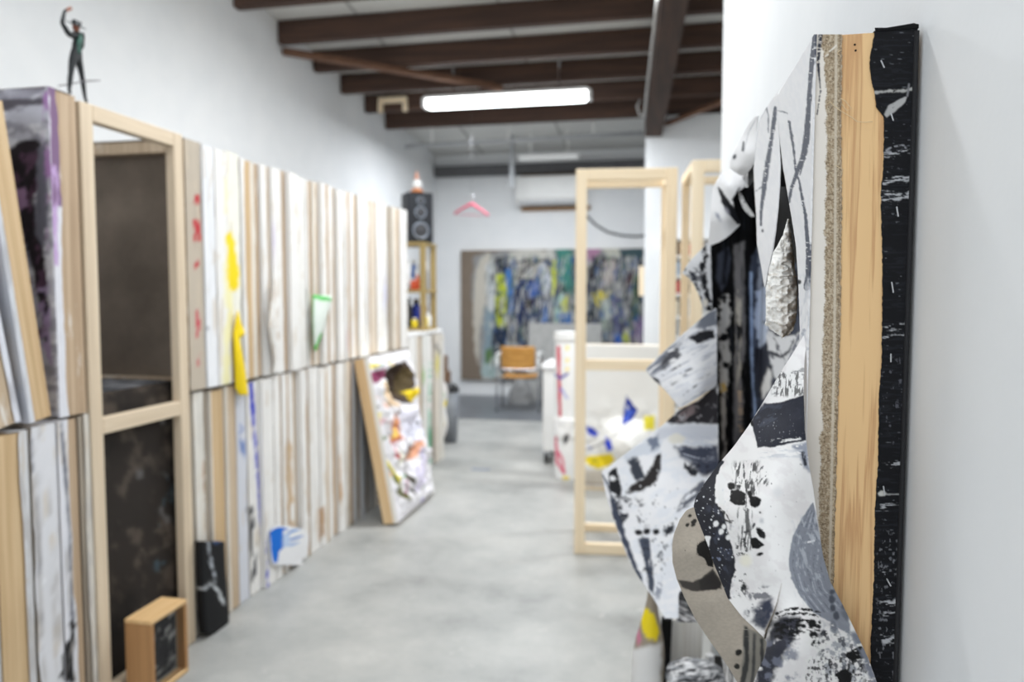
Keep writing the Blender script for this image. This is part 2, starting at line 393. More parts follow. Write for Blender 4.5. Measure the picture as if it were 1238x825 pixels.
# lit tube lamp
YL = 7.3
p, e = ony(514, 124, YL), ony(713, 114, YL); zl = (p[2]+e[2])/2
t = thing('tube_lamp', 'lit white fluorescent lamp hanging under the dark beams', 'lamp', ((p[0]+e[0])/2, YL, zl))
mE, nt, b = newmat('lit_diffuser'); b.inputs['Emission Color'].default_value = (.93, .97, 1, 1); b.inputs['Emission Strength'].default_value = 7; b.inputs['Base Color'].default_value = (.9, .9, .9, 1)
MB().box((p[0]+.02, YL-.065, zl-.065), (e[0]-.02, YL+.065, zl+.02), ch=.025).build('diffuser', mE, t)
MB().box((p[0]+.01, YL-.075, zl+.021), (e[0]-.01, YL+.075, zl+.055), ch=.006).build('housing', M_white, t)
for xx in (p[0], e[0]): MB().box((xx-.02, YL-.07, zl-.06), (xx+.02, YL+.07, zl+.04), ch=.01).build('end_cap', M_white, t)
for xx in (p[0]+.3, e[0]-.3): MB().box((xx-.008, YL-.008, zl+.05), (xx+.008, YL+.008, zc(YL))).build('hanger_rod', M_chrome, t)
# air conditioner
p, e = ony(623, 213, 10.5), ony(703, 245, 10.5)
t = thing('air_conditioner', 'white wall air conditioner mounted high on the far wall', 'air conditioner', (p[0], 10.6, e[2]))
prof = [(10.752, e[2]), (10.56, e[2]), (10.5, e[2]+.08), (10.5, p[2]-.02), (10.53, p[2]), (10.752, p[2])]
MB().prism([(p[0], y, z) for y, z in prof], (e[0]-p[0], 0, 0)).build('casing', M_white, t, bev=.008)
MB().box((p[0]+.05, 10.505, e[2]-.006), (e[0]-.05, 10.56, e[2]+.05), rot=Matrix.Rotation(-.6, 3, 'X')).build('air_flap', plain('ac_flap', (205, 206, 208), .4), t)
M_bat = wood('batten_wood', (128, 96, 66), (156, 122, 88), 'x')
setp(MB().box((p[0]+.05, 10.7, p[2]+.012), (e[0]+.1, Y_BACK-.002, p[2]+.085)).build('wall_batten', M_bat), 'brown wooden batten on the far wall just above the air conditioner', 'batten')
setp(MB().box((p[0]+.05, 10.7, e[2]-.075), (e[0]+.1, Y_BACK-.002, e[2]-.015)).build('wall_batten', M_bat), 'brown wooden batten on the far wall just below the air conditioner', 'batten')
# drooping cable on the far wall
pts = [ony(x, y, 10.745) for x, y in ((700, 245), (708, 260), (720, 272), (735, 281), (752, 285), (770, 286), (786, 284))]
setp(MB().tube(pts, .016, 8).build('wall_cable', plain('dark_cable', (70, 74, 80), .5)), 'dark cable drooping across the far wall above the large painting', 'cable')

# ================================================================== studio box frames
def box_frame(name, label, loc, rz, W, D, H, mids, po=.062, pt=.042, rear=True, rpo=.045, mats=None):
    """two rectangles of pine joined by short ties; local x = width, y = depth (front at 0)"""
    t = thing(name, label, 'frame', loc, rz); ORG[t.name] = (0, 0, 0); mz, mx_ = mats or (M_pine, M_pine_x)
    def rect(y0, y1, pw, nm):
        for x0 in (0, W-pw): MB().box((x0, y0, 0), (x0+pw, y1, H), ch=.003).build(nm+'_post', mz, t, world=False)
        for z0 in (0, H-pw): MB().box((pw, y0, z0), (W-pw, y1, z0+pw), ch=.003).build(nm+'_rail', mx_, t, world=False)
    rect(0, pt, po, 'front')
    if rear: rect(D-pt, D, rpo, 'rear')
    for z0 in mids: MB().box((po, 0, z0), (W-po, pt, z0+po), ch=.003).build('middle_rail', mx_, t, world=False)
    for x0 in (0, W-.04) if rear else ():
        for z0 in (0, H-.05): MB().box((x0, pt, z0), (x0+.04, D-pt, z0+.05), ch=.003).build('side_tie', M_pine_y, t, world=False)
    return t
a = onz(694, 670, 0)
box_frame('box_frame', 'tall pale pine box frame standing alone on the concrete floor in mid room', (a[0], a[1], 0), .10, .565, .46, 2.215, [1.075])
a = ony(837, 200, 3.95)
box_frame('box_frame', 'tall pale pine box frame half hidden behind the corner of the right wall', (a[0], a[1], 0), .065, .56, .58, 2.2, [.95])
M_old = wood('weathered_pine', (198, 178, 152), (224, 206, 180), 'z'); M_old_x = wood('weathered_pine_x', (198, 178, 152), (224, 206, 180), 'x')
# left frame stands parallel to the wall: front faces the room
fy0, fy1 = float(onx(97, 130, X_ST+.005)[1]), float(onx(221, 172, X_ST+.005)[1])
box_frame('box_frame', 'tall weathered pine box frame between the stacked canvases with open dark bays', (X_ST+.005, fy0, 0), PI/2, fy1-fy0, .055, 2.172, [1.0], po=.058, rear=False, mats=(M_old, M_old_x))
# ================================================================== stacked canvases, edges out
ORD = ['first', 'second', 'third', 'fourth', 'fifth', 'sixth', 'seventh', 'eighth', 'ninth', 'tenth', 'eleventh', 'twelfth', 'thirteenth', 'fourteenth', 'fifteenth', 'sixteenth', 'seventeenth', 'eighteenth', 'nineteenth', 'twentieth', 'twenty-first', 'twenty-second', 'twenty-third', 'twenty-fourth', 'twenty-fifth', 'twenty-sixth', 'twenty-seventh', 'twenty-eighth', 'twenty-ninth', 'thirtieth']
rng = random.Random(5)
EDGE_MARKS = []
def edge_paint(px, py, base, seed, V):
    P = Paint(px, py, base, seed, .03, 14)
    s = 2.2
    # streaks along the edge, in the sheet's own metres
    yy = V[..., 1]*100; zz = V[..., 2]*100
    st = fbm(yy/1.2, zz/30, seed+3)[..., None]
    P.c = P.c*(1-.10*sm(.5, .75, st))
    P.c = P.c+(lin((205, 190, 168))-P.c)*(sm(.62, .75, fbm(yy/2.5, zz/14, seed+9))[..., None]*.55)
    for f in EDGE_MARKS: f(P)
    return P.c
def frame_mesh(y0, y1, z0, z1, xf, depth, bw=.05):
    q = MB(); x0 = xf-depth
    q.box((x0, y0, z0), (xf, y1, z0+bw)); q.box((x0, y0, z1-bw), (xf, y1, z1))
    q.box((x0, y0, z0+bw), (x0+bw, y1, z1-bw)); q.box((xf-bw, y0, z0+bw), (xf, y1, z1-bw))
    return q
def stacked(y0, y1, z0, z1, xf, cover, base, label, seed, side=0, mat=None, depth=1.2, group=None, back=False):
    """a stretched canvas standing on edge: wooden stretcher frame + cloth over one face and part of the edge"""
    r = random.Random(seed); g = .0025+r.random()*.0022
    y0 += g; y1 -= g
    t = thing('stretched_canvas', label, 'canvas', (xf-.3, (y0+y1)/2, z0), 0, group)
    q = frame_mesh(y0+.004, y1-.004, z0+.004, z1-.004, xf, depth)
    q.build('stretcher', mat or r.choice(M_edge[:3]), t)
    nz, ny = 70, 7
    zz = np.linspace(z0+.001, z1, nz); wd = (y1-y0)
    edge = cover*wd*(1+.10*(fbm(zz*9, zz*0+seed, seed)-.5)*2+.25*sm(.62, .8, vn(zz*5, zz*0+.5, seed+8)))
    edge = np.clip(edge, .006, wd)
    u = np.linspace(0, 1, ny)
    Y = y0+u[None, :]*edge[:, None] if side == 0 else y1-(1-u)[None, :]*edge[:, None]
    Z = np.repeat(zz[:, None], ny, 1)
    X = np.full_like(Y, xf+.003)+.004*(fbm(Y*20, Z*4, seed+4)-.5)+.002
    V = np.stack([X, Y, Z], -1)
    px, py = proj(V); Cc = edge_paint(px, py, base, seed, V)
    # painted face and the fold over the top
    fy = y0-.0 if side == 0 else y1
    if back:      # turned round: the raw linen back shows between the bars of its stretcher
        MB().box((xf-depth+.05, y0+.05, z0+.05), (xf-.05, y0+.054, z1-.05)).build('linen_back', M_backlinen, t, label='grey brown linen back')
    if back: fy = y1
    xs = np.linspace(xf+.003, xf-depth, 5); F = np.stack(np.broadcast_arrays(xs[None, :], fy, np.linspace(z0+.001, z1, 4)[:, None]), -1)
    T = np.stack(np.broadcast_arrays(xs[None, :], (y0+np.linspace(0, 1, 3)[:, None]*max(cover, .5)*wd) if side == 0 else (y1-np.linspace(1, 0, 3)[:, None]*max(cover, .5)*wd), z1+.001), -1)
    cf = np.ones(F.shape)*lin(base); ct = np.ones(T.shape)*lin(base)
    grids('canvas', [(V, Cc), (F, cf), (T, ct)], M_canvas, t)
    return t
M_backlinen = plain('back_linen', (128, 117, 106), .9, 0, .10, 4, .1, .2)
# paint marks and stains that run over the edges
EDGE_MARKS += [
 lambda P: P.poly([(233, 236), (241, 236), (243, 300), (242, 345), (236, 345)], (186, 40, 52), 2.5, 7, 1, .5, (7, 11)),
 lambda P: P.poly([(236, 375), (241, 372), (246, 445), (240, 448)], (196, 70, 84), 2.5, 7, 1, .5, (7, 11)),
 lambda P: P.poly([(273, 215), (279, 215), (280, 290), (283, 480), (270, 480), (272, 300)], (246, 236, 130), 3, 12, 3, .45, (8, 30), 0, .55),
 lambda P: P.poly([(273, 283), (281, 280), (284, 292), (284, 300), (289, 330), (290, 345), (284, 352), (276, 350), (275, 325)], (246, 218, 20), 2.5, 6, 1.2),
 lambda P: P.poly([(276, 290), (279, 290), (278, 322), (275, 322)], (246, 222, 60), 1, 6, 1.5),
 lambda P: P.line([(303, 463), (309, 540), (317, 640), (323, 700), (325, 720)], 4.5, (104, 108, 200), 1.6, 10, 1.2, .38, (4, 30)),
 lambda P: P.line([(303, 463), (306, 500)], 5, (52, 62, 190), 1, 6, 1),
 lambda P: P.poly([(289, 510), (296, 515), (297, 560), (291, 556)], (120, 140, 190), 3, 6, 2, .45, (6, 8)),
 lambda P: P.ell(362, 545, 2.4, 8, (50, 52, 60), 0, 1, 4, 1),
 lambda P: P.ell(250, 399, 2.5, 2, (50, 50, 60), 0, .5, 4, 1),
 lambda P: P.poly([(246, 560), (252, 556), (255, 640), (249, 645)], (188, 130, 76), 3, 12, 2, .45, (5, 20)),
 lambda P: P.poly([(299, 610), (306, 600), (312, 690), (304, 710)], (78, 78, 82), 3, 7, 1.5, .5, (4, 14)),
 lambda P: P.poly([(345, 540), (352, 530), (356, 640), (349, 660)], (206, 176, 138), 3, 9, 2, .45, (5, 20)),
 lambda P: P.poly([(404, 520), (409, 515), (413, 600), (407, 620)], (196, 150, 92), 2.5, 9, 2, .5, (5, 20)),
 lambda P: P.poly([(385, 615), (392, 612), (392, 645), (386, 655)], (186, 140, 90), 2.5, 9, 2),
 lambda P: P.ell(330, 290, 2, 22, (214, 204, 226), 0, 1, 6, 2),
 lambda P: P.ell(422, 410, 3, 14, (226, 206, 208), 0, 1, 6, 3),
 lambda P: P.ell(466, 355, 2, 16, (206, 206, 232), 0, 1, 6, 3),
]
WH, CR, GW, LN = (238, 236, 233), (230, 222, 210), (216, 218, 222), (196, 184, 168)
UP_ = [(222, .97, (190, 178, 162), 3), (242, 1, (236, 237, 240), 0), (257, 1, WH, 0), (273, .96, (240, 238, 226), 0), (290, .3, WH, 2), (304, .42, CR, 1), (316, .62, WH, 0), (328, .97, WH, 0), (338, .35, WH, 1), (347.5, 1, WH, 0), (359, .98, (236, 234, 230), 0),
       (371, .38, WH, 1), (379, .45, CR, 0), (387, .5, WH, 1), (397, .55, WH, 0), (406, .97, WH, 0), (414.5, .42, WH, 1), (422, .5, WH, 0), (431, .98, WH, 0), (440.5, .4, WH, 1), (448, .55, CR, 0), (456, .99, WH, 0), (466, .3, WH, 3), (474.5, .45, CR, 0), (483, .99, WH, 0), (492, 0, 0, 0)]
LO_ = [(235, .62, (226, 222, 214), 3), (254, .10, CR, 2), (272, .22, CR, 0), (287, .9, (214, 216, 224), 0), (301, 1, WH, 0), (315, 1, WH, 0), (329, .7, WH, 1), (340, .48, WH, 1), (350.5, .55, WH, 0), (361, .6, WH, 1), (372, 1, WH, 0), (384, .62, WH, 0), (396, .5, WH, 1),
       (407, .9, WH, 0), (417, .4, CR, 1), (425.5, .3, GW, 3), (434, .5, GW, 3), (443, .9, WH, 0), (453, .5, CR, 0), (463, .9, WH, 1), (473, .6, CR, 0), (483, .9, WH, 0), (492, 0, 0, 0)]
def word(c, base, k):
    if k == 3: return 'greyish wooden'
    if c > .85: return 'white canvas'
    if c > .4: return 'half white half wooden'
    return 'bare wooden'
for row, (lst, z0, z1, nm) in enumerate(((UP_, 1.092, 2.170, 'upper'), (LO_, .002, 1.084, 'lower'))):
    zr = 2.1 if row == 0 else 1.02
    for i, ((p0, c, base, k), nx) in enumerate(zip(lst, lst[1:])):
        ya = y_at(p0, X_ST, zr); yb = y_at(nx[0], X_ST, zr)
        lab = '%s edged canvas, %s from the pine frame in the %s row' % (word(c, base, k), ORD[i], nm)
        stacked(ya, yb, z0, z1-rng.uniform(0, .012), X_ST+rng.uniform(-.02, .004), c, base, lab, 100+row*50+i, 0, M_edge[0] if (row == 0 and i == 0) else M_edge[k], group='canvases in the long stack', back=(row == 0 and i == 0))
# loose cloth hanging from the stacked canvases (parts of those canvases)
def by_label(s): return [o for o in bpy.data.objects if o.get('label', '').startswith(s)][0]
def flat_flap(name, L, R, xoff, base, fn, parent, seed=1, bulge=.02, step=2.5, mat=None, thick=.002, **k):
    y0, y1 = L[0][1], L[-1][1]; nv = max(6, int((y1-y0)/step)); py = np.linspace(y0, y1, nv)
    l = np.interp(py, [q[1] for q in L], [q[0] for q in L]); r = np.interp(py, [q[1] for q in R], [q[0] for q in R])
    nu = max(5, int((r-l).max()/step)); u = np.linspace(0, 1, nu)
    PX = l[:, None]+(r-l)[:, None]*u; PY = np.repeat(py[:, None], nu, 1)
    x = X_ST+xoff+bulge*np.sin(PI*u)[None, :]*np.sin(PI*np.linspace(.1, .9, nv))[:, None]
    V = onx(PX, PY, x); P = Paint(PX, PY, base, seed, .04, 12); fn(P)
    return grids(name, [(V, P.c)], [mat or M_canvas, mat or M_canvas], parent, thick, **k)
up = [o for o in bpy.data.objects if 'from the pine frame in the upper row' in o.get('label', '')]
lo = [o for o in bpy.data.objects if 'from the pine frame in the lower row' in o.get('label', '')]
flat_flap('yellow_flap', [(287, 376), (282, 402), (282, 420), (283, 440), (285, 470), (289, 478)], [(288.5, 376), (292, 392), (297, 404), (290, 410), (297, 450), (301, 484)], .012, (246, 214, 24),
          lambda P: P.poly([(288, 388), (291, 392), (288, 400)], (236, 200, 10), 1), up[3], label='yellow cloth strip')
flat_flap('hanging_flap', [(378, 357), (378, 390), (379, 410), (380, 424)], [(401, 362), (393, 395), (386, 414), (382, 426)], .02, (228, 236, 228),
          lambda P: (P.line([(377, 358), (402, 363)], 5, (60, 190, 70), .6, 5, 1), P.line([(380, 426), (390, 405)], 5, (70, 190, 60), .8, 5, 1), P.line([(378, 358), (379, 425)], 1.6, (130, 205, 130), .5, 5, .8)), up[11], label='pale flap with a green edge')
flat_flap('hanging_flap', [(331, 338), (326, 375), (324, 395), (327, 412), (331, 440), (330, 452)], [(333, 338), (338, 372), (339, 410), (337, 440), (338, 452)], .02, (240, 238, 234),
          lambda P: P.haze(.6, (4, 14), 0, (216, 206, 196)), up[6], label='white flap')
o = flat_flap('painted_flap', [(331, 636), (327, 642), (326, 660), (328, 680), (331, 684)], [(352, 637), (368, 640), (374, 648), (372, 672), (366, 676), ], .018, (236, 236, 238),
          lambda P: (P.poly([(326, 643), (333, 639), (340, 637), (349, 640), (342, 642), (343, 662), (337, 668), (336, 680), (331, 682), (328, 668)], (10, 108, 210), .8, 5, .8, var=.1),
                     P.line([(341, 651), (352, 643), (363, 640)], [2.4, 3.4, 1.2], (86, 140, 206), .8, 5, 1), P.line([(341, 655), (355, 652), (366, 648)], [2.2, 3.2, 1], (100, 140, 204), .8, 5, 1),
                     P.line([(342, 660), (352, 659), (362, 656)], [3, 3.4, 1.2], (150, 176, 220), .8, 5, 1.2), P.poly([(343, 645), (350, 648), (350, 660), (343, 662)], (190, 208, 236), 1, 5, 2)), lo[5], bulge=.004, step=.8, label='white flap with a blue splash like a hand')

# ---- small black canvas leaning on the lower row
t = thing('small_canvas', 'small black canvas with white scribbles leaning at the foot of the stack', 'canvas', tuple(onx(258, 765, X_ST+.05)))
L = [(244, 655), (245, 700), (247, 745), (249, 767)]; R = [(271, 644), (273, 690), (276, 735), (277, 748)]
M_blk = plain('black_edge', (15, 15, 17), .75, 0, .06, 12, 0, .15)
flat_flap('canvas', L, R, .045, (16, 17, 20), lambda P: (P.line([(252, 655), (255, 680), (262, 705), (258, 700)], 2.2, (190, 196, 204), 1.5, 4, 1, .4, (8, 3), 70), P.line([(247, 712), (256, 704), (264, 716), (271, 731)], 3.4, (206, 210, 214), 1.5, 4, 1.2, .38, (8, 3), 40), P.poly([(258, 654), (271, 645), (272, 652), (259, 660)], (50, 70, 110), 1, 4, 1.5)), t, bulge=.004, thick=.035, mat=None)
# ---- inside the frame: dark canvas below, linen back above
dx = X_ST-.062
yA, yB = fy0+.03, fy1-.006
def face_x(name, lab, x, y0, y1, z0, z1, dep, base, fn, topcol, cat='canvas', n=70, bw=.05):
    """stretched canvas whose painted face looks into the room (+x)"""
    t = thing(name, lab, cat, (x-dep/2, (y0+y1)/2, z0))
    q = MB()
    for a, b in (((y0, z0), (y1, z0+bw)), ((y0, z1-bw), (y1, z1)), ((y0, z0+bw), (y0+bw, z1-bw)), ((y1-bw, z0+bw), (y1, z1-bw))):
        q.box((x-dep, a[0]+.003, a[1]+.003), (x-.003, b[0]-.003, b[1]-.003))
    q.build('stretcher', M_edge[0], t)
    Z, Y = np.meshgrid(np.linspace(z1, z0, n), np.linspace(y0, y1, n//2), indexing='ij'); V = np.stack([np.full_like(Y, x), Y, Z], -1)
    px, py = proj(V); P = Paint(px, py, base, 7, .1, 30); fn(P)
    X2, Y2 = np.meshgrid(np.linspace(x, x-dep, 14), np.linspace(y0, y1, 24), indexing='ij'); T = np.stack([X2, Y2, np.full_like(Y2, z1+.001)], -1)
    px, py = proj(T); P2 = Paint(px, py, topcol, 9, .25, 8); P2.haze(.58, (10, 4), 0, (130, 130, 134))
    grids('canvas', [(V, P.c), (T, P2.c)], M_canvas, t)
    return t
face_x('stretched_canvas', 'deep dark brown painting in the lower bay of the weathered pine frame', dx, yA, yB, .002, 1.14, .80, (40, 34, 30),
       lambda P: (P.haze(.62, (18, 22), 20, (84, 74, 66), .1, .9), P.haze(.7, (14, 14), 0, (110, 108, 108), .06, .8, (160, 500, 235, 640)), P.haze(.68, (10, 16), 10, (70, 92, 104), .06, .6, (180, 560, 240, 740)), P.haze(.6, (30, 40), 0, (22, 18, 16), .1, .7)), (58, 60, 64))
# ---- left of the frame, lower row
LOW = [(-46, .3, (204, 204, 206), 2, 'leftmost cropped wooden'), (-4, .22, (214, 214, 216), 2, 'warm wooden'), (38, .97, (222, 222, 226), 3, 'greyish white'), (72, .5, (224, 224, 230), 1, 'white and brown'), (98, .5, (212, 206, 196), 3, 'narrow dull')]
EDGE_SAVE = list(EDGE_MARKS); EDGE_MARKS.clear()
EDGE_MARKS += [lambda P: P.line([(0, 545), (4, 610), (10, 700), (14, 800)], 4, (226, 228, 232), 2.5, 8, 1.5, .35, (6, 30)),
               lambda P: P.dots(9, (0, 600, 16, 770), 1, 3, (30, 30, 34), 3),
               lambda P: P.line([(36, 530), (42, 600), (50, 700), (54, 800)], 3, (140, 140, 146), 1.5, 8, 1.2), lambda P: P.line([(74, 515), (78, 560), (84, 640), (88, 760)], 3.5, (96, 98, 110), 2, 8, 1.5),
               lambda P: P.poly([(86, 750), (93, 752), (90, 775), (88, 800), (91, 825), (74, 825), (74, 790), (84, 775)], (18, 18, 20), 4, 6, .8),
               lambda P: P.ell(52, 704, 3, 3, (236, 236, 240)), lambda P: P.poly([(95, 600), (101, 580), (106, 700), (108, 825), (99, 825)], (178, 130, 84), 3, 9, 2),
               lambda P: P.haze(.6, (6, 40), 0, (176, 172, 170), .1, .6)]
zz = .75
for i, (p0, c, base, k, nm) in enumerate(LOW):
    p1 = LOW[i+1][0] if i+1 < len(LOW) else 112
    ya = y_at(p0, X_ST, zz); yb = min(y_at(p1, X_ST, zz), fy0-.004)
    stacked(ya, yb, .002, 1.07+.004*i, X_ST-.004, c, base, nm+' edged canvas standing on the floor left of the pine frame', 300+i, 1 if i != 3 else 0, M_edge[k], .95)
EDGE_MARKS.clear()
# ---- left of the frame, upper row: thick purple painting, its face towards the photographer
ya = float(onx(62, 300, X_ST)[1]); yb = float(onx(97, 300, X_ST)[1]); yb = min(yb, fy0-.006)
t = thing('stretched_canvas', 'thick canvas with purple and white crumpled face standing beside the pine frame', 'canvas', (X_ST-.3, (ya+yb)/2, 1.08))
frame_mesh(ya+.035, yb, 1.092, 2.181, X_ST, .95, .05).build('stretcher', M_edge[1], t)
nz, nx = 150, 110
Z, X = np.meshgrid(np.linspace(2.183, 1.092, nz), np.linspace(X_ST+.004, X_ST-.95, nx), indexing='ij')
d = .02*(fbm(X*9, Z*6, 4)-.5)
hole = sm(.62, .3, np.hypot((X-(X_ST-.23))/.17, (Z-1.66)/.44))
Y = ya+.02+d*2+.10*hole*(.6+.4*fbm(X*14, Z*7, 9)); Y[:, 0] = ya+.012; Y[:, 1] = ya+.004
V = np.stack([X, Y, Z], -1); px, py = proj(V)
P = Paint(px, py, (196, 196, 206), 3, .1, 20)
P.haze(.5, (22, 14), 0, (150, 148, 160), .1, .8); P.haze(.58, (26, 9), 0, (226, 226, 232), .06, .9)
P.poly([(0, 120), (60, 118), (58, 126), (20, 130), (0, 136)], (88, 84, 92), 2, 8, 2)
P.poly([(4, 186), (20, 172), (46, 168), (56, 190), (40, 240), (52, 300), (60, 380), (56, 420), (40, 330), (22, 270)], (34, 26, 32), 4, 9, 2)
P.haze(.6, (6, 14), 20, (96, 66, 90), .08, .8, (5, 180, 60, 420))
P.poly([(46, 180), (56, 170), (58, 260), (52, 300), (42, 280)], (110, 110, 122), 3, 9, 2)
P.poly([(12, 232), (30, 226), (34, 250), (20, 256)], (176, 140, 176), 3, 6, 2)
P.poly([(52, 110), (62, 110), (64, 220), (58, 300), (54, 200)], (176, 134, 186), 3, 8, 2, .42, (8, 20))
P.poly([(44, 350), (60, 340), (62, 440), (50, 420)], (170, 150, 186), 3, 8, 2, .42, (8, 10))
Zs, Ys = np.meshgrid(np.linspace(2.183, 1.092, 90), np.linspace(ya+.004, ya+.045, 8), indexing='ij'); ed = .45+.9*fbm(Zs*5, Zs*0, 12); Ys = ya+.004+(Ys-ya-.004)*ed
V2 = np.stack([np.full_like(Ys, X_ST+.006), Ys, Zs], -1); p2, q2 = proj(V2); P2 = Paint(p2, q2, (222, 222, 228), 5, .06, 12)
P2.poly([(55, 100), (76, 100), (76, 250), (60, 250)], (128, 100, 132), 3, 9, 3, .3, (6, 30)); P2.poly([(60, 200), (70, 200), (70, 320), (60, 320)], (190, 160, 204), 3, 9, 3, .45, (6, 20))
Xt, Yt = np.meshgrid(np.linspace(X_ST+.004, X_ST-.95, 20), np.linspace(ya+.004, yb-.02, 6), indexing='ij'); V3 = np.stack([Xt, Yt, np.full_like(Xt, 2.183)], -1); p3, q3 = proj(V3); P3 = Paint(p3, q3, (170, 164, 170), 5, .2, 6)
grids('canvas', [(V, P.c), (V2, P2.c), (V3, P3.c)], M_canvas, t, label='purple and white painted cloth')
# two canvases leaning against it, tilted
def leaning(lab, bot, top, zb, x, cover, base, mat, seed, side, z1=2.10):
    b0 = float(onx(bot[0], 505, x)[1]); b1 = float(onx(bot[1], 505, x)[1]); w_ = b1-b0; t0 = float(onx(top, 170, x)[1])
    t = thing('stretched_canvas', lab, 'canvas', (x-.3, b0, zb)); ang = math.atan2(b1-.01-t0-w_, z1-zb)
    H = (z1-zb)/math.cos(ang)
    t.rotation_euler = (ang, 0, 0); ORG[t.name] = (0, 0, 0)
    ey = Vector((0, math.cos(ang), math.sin(ang))); t.location = (x-.3, b0, zb)
    q = frame_mesh(.005, w_, .0, H, .3, .9, .05); q.build('stretcher', mat, t, world=False)
    zs = np.linspace(0, H, 80); e = np.clip(cover*w_*(1+.2*(fbm(zs*8, zs*0+seed, seed)-.5)), .004, w_)
    u = np.linspace(0, 1, 8); Yl = (u[None]*e[:, None]) if side == 0 else w_-(1-u)[None]*e[:, None]
    V = np.stack([np.full_like(Yl, .304), Yl, np.repeat(zs[:, None], 8, 1)], -1)
    P = Paint(V[..., 1]*300, V[..., 2]*300, base, seed, .06, 15); P.haze(.55, (5, 30), 0, (168, 166, 170), .1, .6)
    F = np.stack(np.broadcast_arrays(np.linspace(.304, -.6, 6)[None], 0.0 if side == 0 else w_, np.linspace(0, H, 12)[:, None]), -1); Pf = Paint(F[..., 0]*300, F[..., 2]*300, (196, 198, 206), seed, .1, 20)
    ob = grids('canvas', [(V, P.c), (F, Pf.c)], M_canvas, t)
    return t
leaning('tilted canvas with a warm wooden edge leaning on the thick purple painting', (35, 62), -30, 1.094, X_ST+.004, .22, (212, 214, 220), M_edge[2], 61, 0, 2.08)
leaning('tilted canvas cropped by the left picture border behind the warm wooden edged one', (-4, 24), -82, 1.094, X_ST+.0, .25, (222, 224, 232), M_edge[0], 62, 1, 1.98)
# ---- small glazed shadow box on the floor before the frame
c = onx(183, 752, X_ST+.14); y1 = float(onx(226, 722, X_ST+.14)[1]); zt = float(c[2]); xb = X_ST+.025; xf = X_ST+.14; y0 = float(c[1])
M_oak = wood('oak', (196, 156, 104), (222, 186, 136), 'y'); M_oakz = wood('oak_z', (150, 108, 66), (178, 134, 88), 'z')
t = thing('shadow_box', 'small oak shadow box with a dark picture on the floor before the pine frame', 'frame', ((xb+xf)/2, (y0+y1)/2, 0))
MB().box((xb, y0, zt-.016), (xf, y1, zt), ch=.002).build('top_board', M_oak, t); MB().box((xb, y0, .002), (xf, y1, .018), ch=.002).build('bottom_board', M_oak, t)
for ya_, yb_ in ((y0, y0+.016), (y1-.016, y1)): MB().box((xb, ya_, .019), (xf, yb_, zt-.017), ch=.002).build('side_board', M_oakz, t)
MB().box((xf-.045, y0+.017, .019), (xf-.039, y1-.017, zt-.017)).build('back_board', plain('mat_board', (150, 148, 142), .8), t)
Z, Y = np.meshgrid(np.linspace(zt-.03, .03, 50), np.linspace(y0+.026, y1-.026, 40), indexing='ij'); V = np.stack([np.full_like(Y, xf-.036), Y, Z], -1)
P = Paint(Y*300, Z*300, (120, 120, 118), 6, .2, 20); P.ell((y0+y1)*150, zt*150, 38, 45, (34, 36, 40), 0, 12, 16, 6); P.haze(.6, (12, 6), 30, (170, 170, 168), .08, .7); P.haze(.6, (9, 9), 30, (24, 24, 28), .06, .8)
grids('picture', [(V, P.c)], [M_canvas, M_canvas], t, .002)
mg, nt, b = newmat('picture_glass'); b.inputs['Base Color'].default_value = (1, 1, 1, 1); b.inputs['Transmission Weight'].default_value = 1; b.inputs['Roughness'].default_value = .02; b.inputs['IOR'].default_value = 1.1
MB().box((xf-.012, y0+.017, .019), (xf-.009, y1-.017, zt-.017)).build('glass_pane', mg, t)
# ================================================================== the cut canvas on the right wall
XF, YN = .157, .85                      # plane of its face, plane of its near edge
FARY, ZT, ZB = 1.97, 1.778, .60
hero = thing('cut_canvas', 'large black and white canvas with cut curling flaps hung on the right wall', 'painting', (.21, 1.4, ZB))
def tps(ctrl, PX, PY):
    c = np.array(ctrl, float); A = c[:, :2]/100; n = len(c)
    def U(r2): return np.where(r2 > 1e-12, r2*np.log(np.maximum(r2, 1e-12)), 0)
    K = U(((A[:, None]-A[None])**2).sum(-1))+np.eye(n)*1e-3; Pm = np.c_[np.ones(n), A]
    M = np.block([[K, Pm], [Pm.T, np.zeros((3, 3))]]); w_ = np.linalg.solve(M, np.r_[c[:, 2], 0, 0, 0])
    q = np.stack([PX, PY], -1)/100
    return (U(((q[..., None, :]-A)**2).sum(-1))@w_[:n])+w_[n]+q@w_[n+1:]
def onface(x): return lambda PX, PY: onx(PX, PY, x)[..., 1]
def region(L, R, depth, base, fn, seed, step=1.5, jag=.5, tone=.03):
    y0, y1 = max(L[0][1], R[0][1]), min(L[-1][1], R[-1][1]); nv = int((y1-y0)/step)+2; py = np.linspace(y0, y1, nv)
    l = np.interp(py, [q[1] for q in L], [q[0] for q in L]); r = np.interp(py, [q[1] for q in R], [q[0] for q in R])
    k = np.array([1, 2, 3, 2, 1])/9.
    sm_ = lambda a: np.convolve(np.pad(a, 2, mode='edge'), k, 'valid')
    if nv > 14: l2, r2 = sm_(l), sm_(r); l2[:2], l2[-2:], r2[:2], r2[-2:] = l[:2], l[-2:], r[:2], r[-2:]; l, r = l2, r2
    l = l+(fbm(py/4, py*0, seed)-.5)*2*jag; r = np.maximum(r+(fbm(py/4, py*0+7, seed+3)-.5)*2*jag, l+.3)
    nu = int(max(6, min(260, (r-l).max()/step))); u = np.linspace(0, 1, nu)
    PX = l[:, None]+(r-l)[:, None]*u; PY = np.repeat(py[:, None], nu, 1)
    D = depth(PX, PY) if callable(depth) else tps(depth, PX, PY)
    V = ony(PX, PY, D); P = Paint(PX, PY, base, seed, tone, 25); fn(P)
    return V, P.c
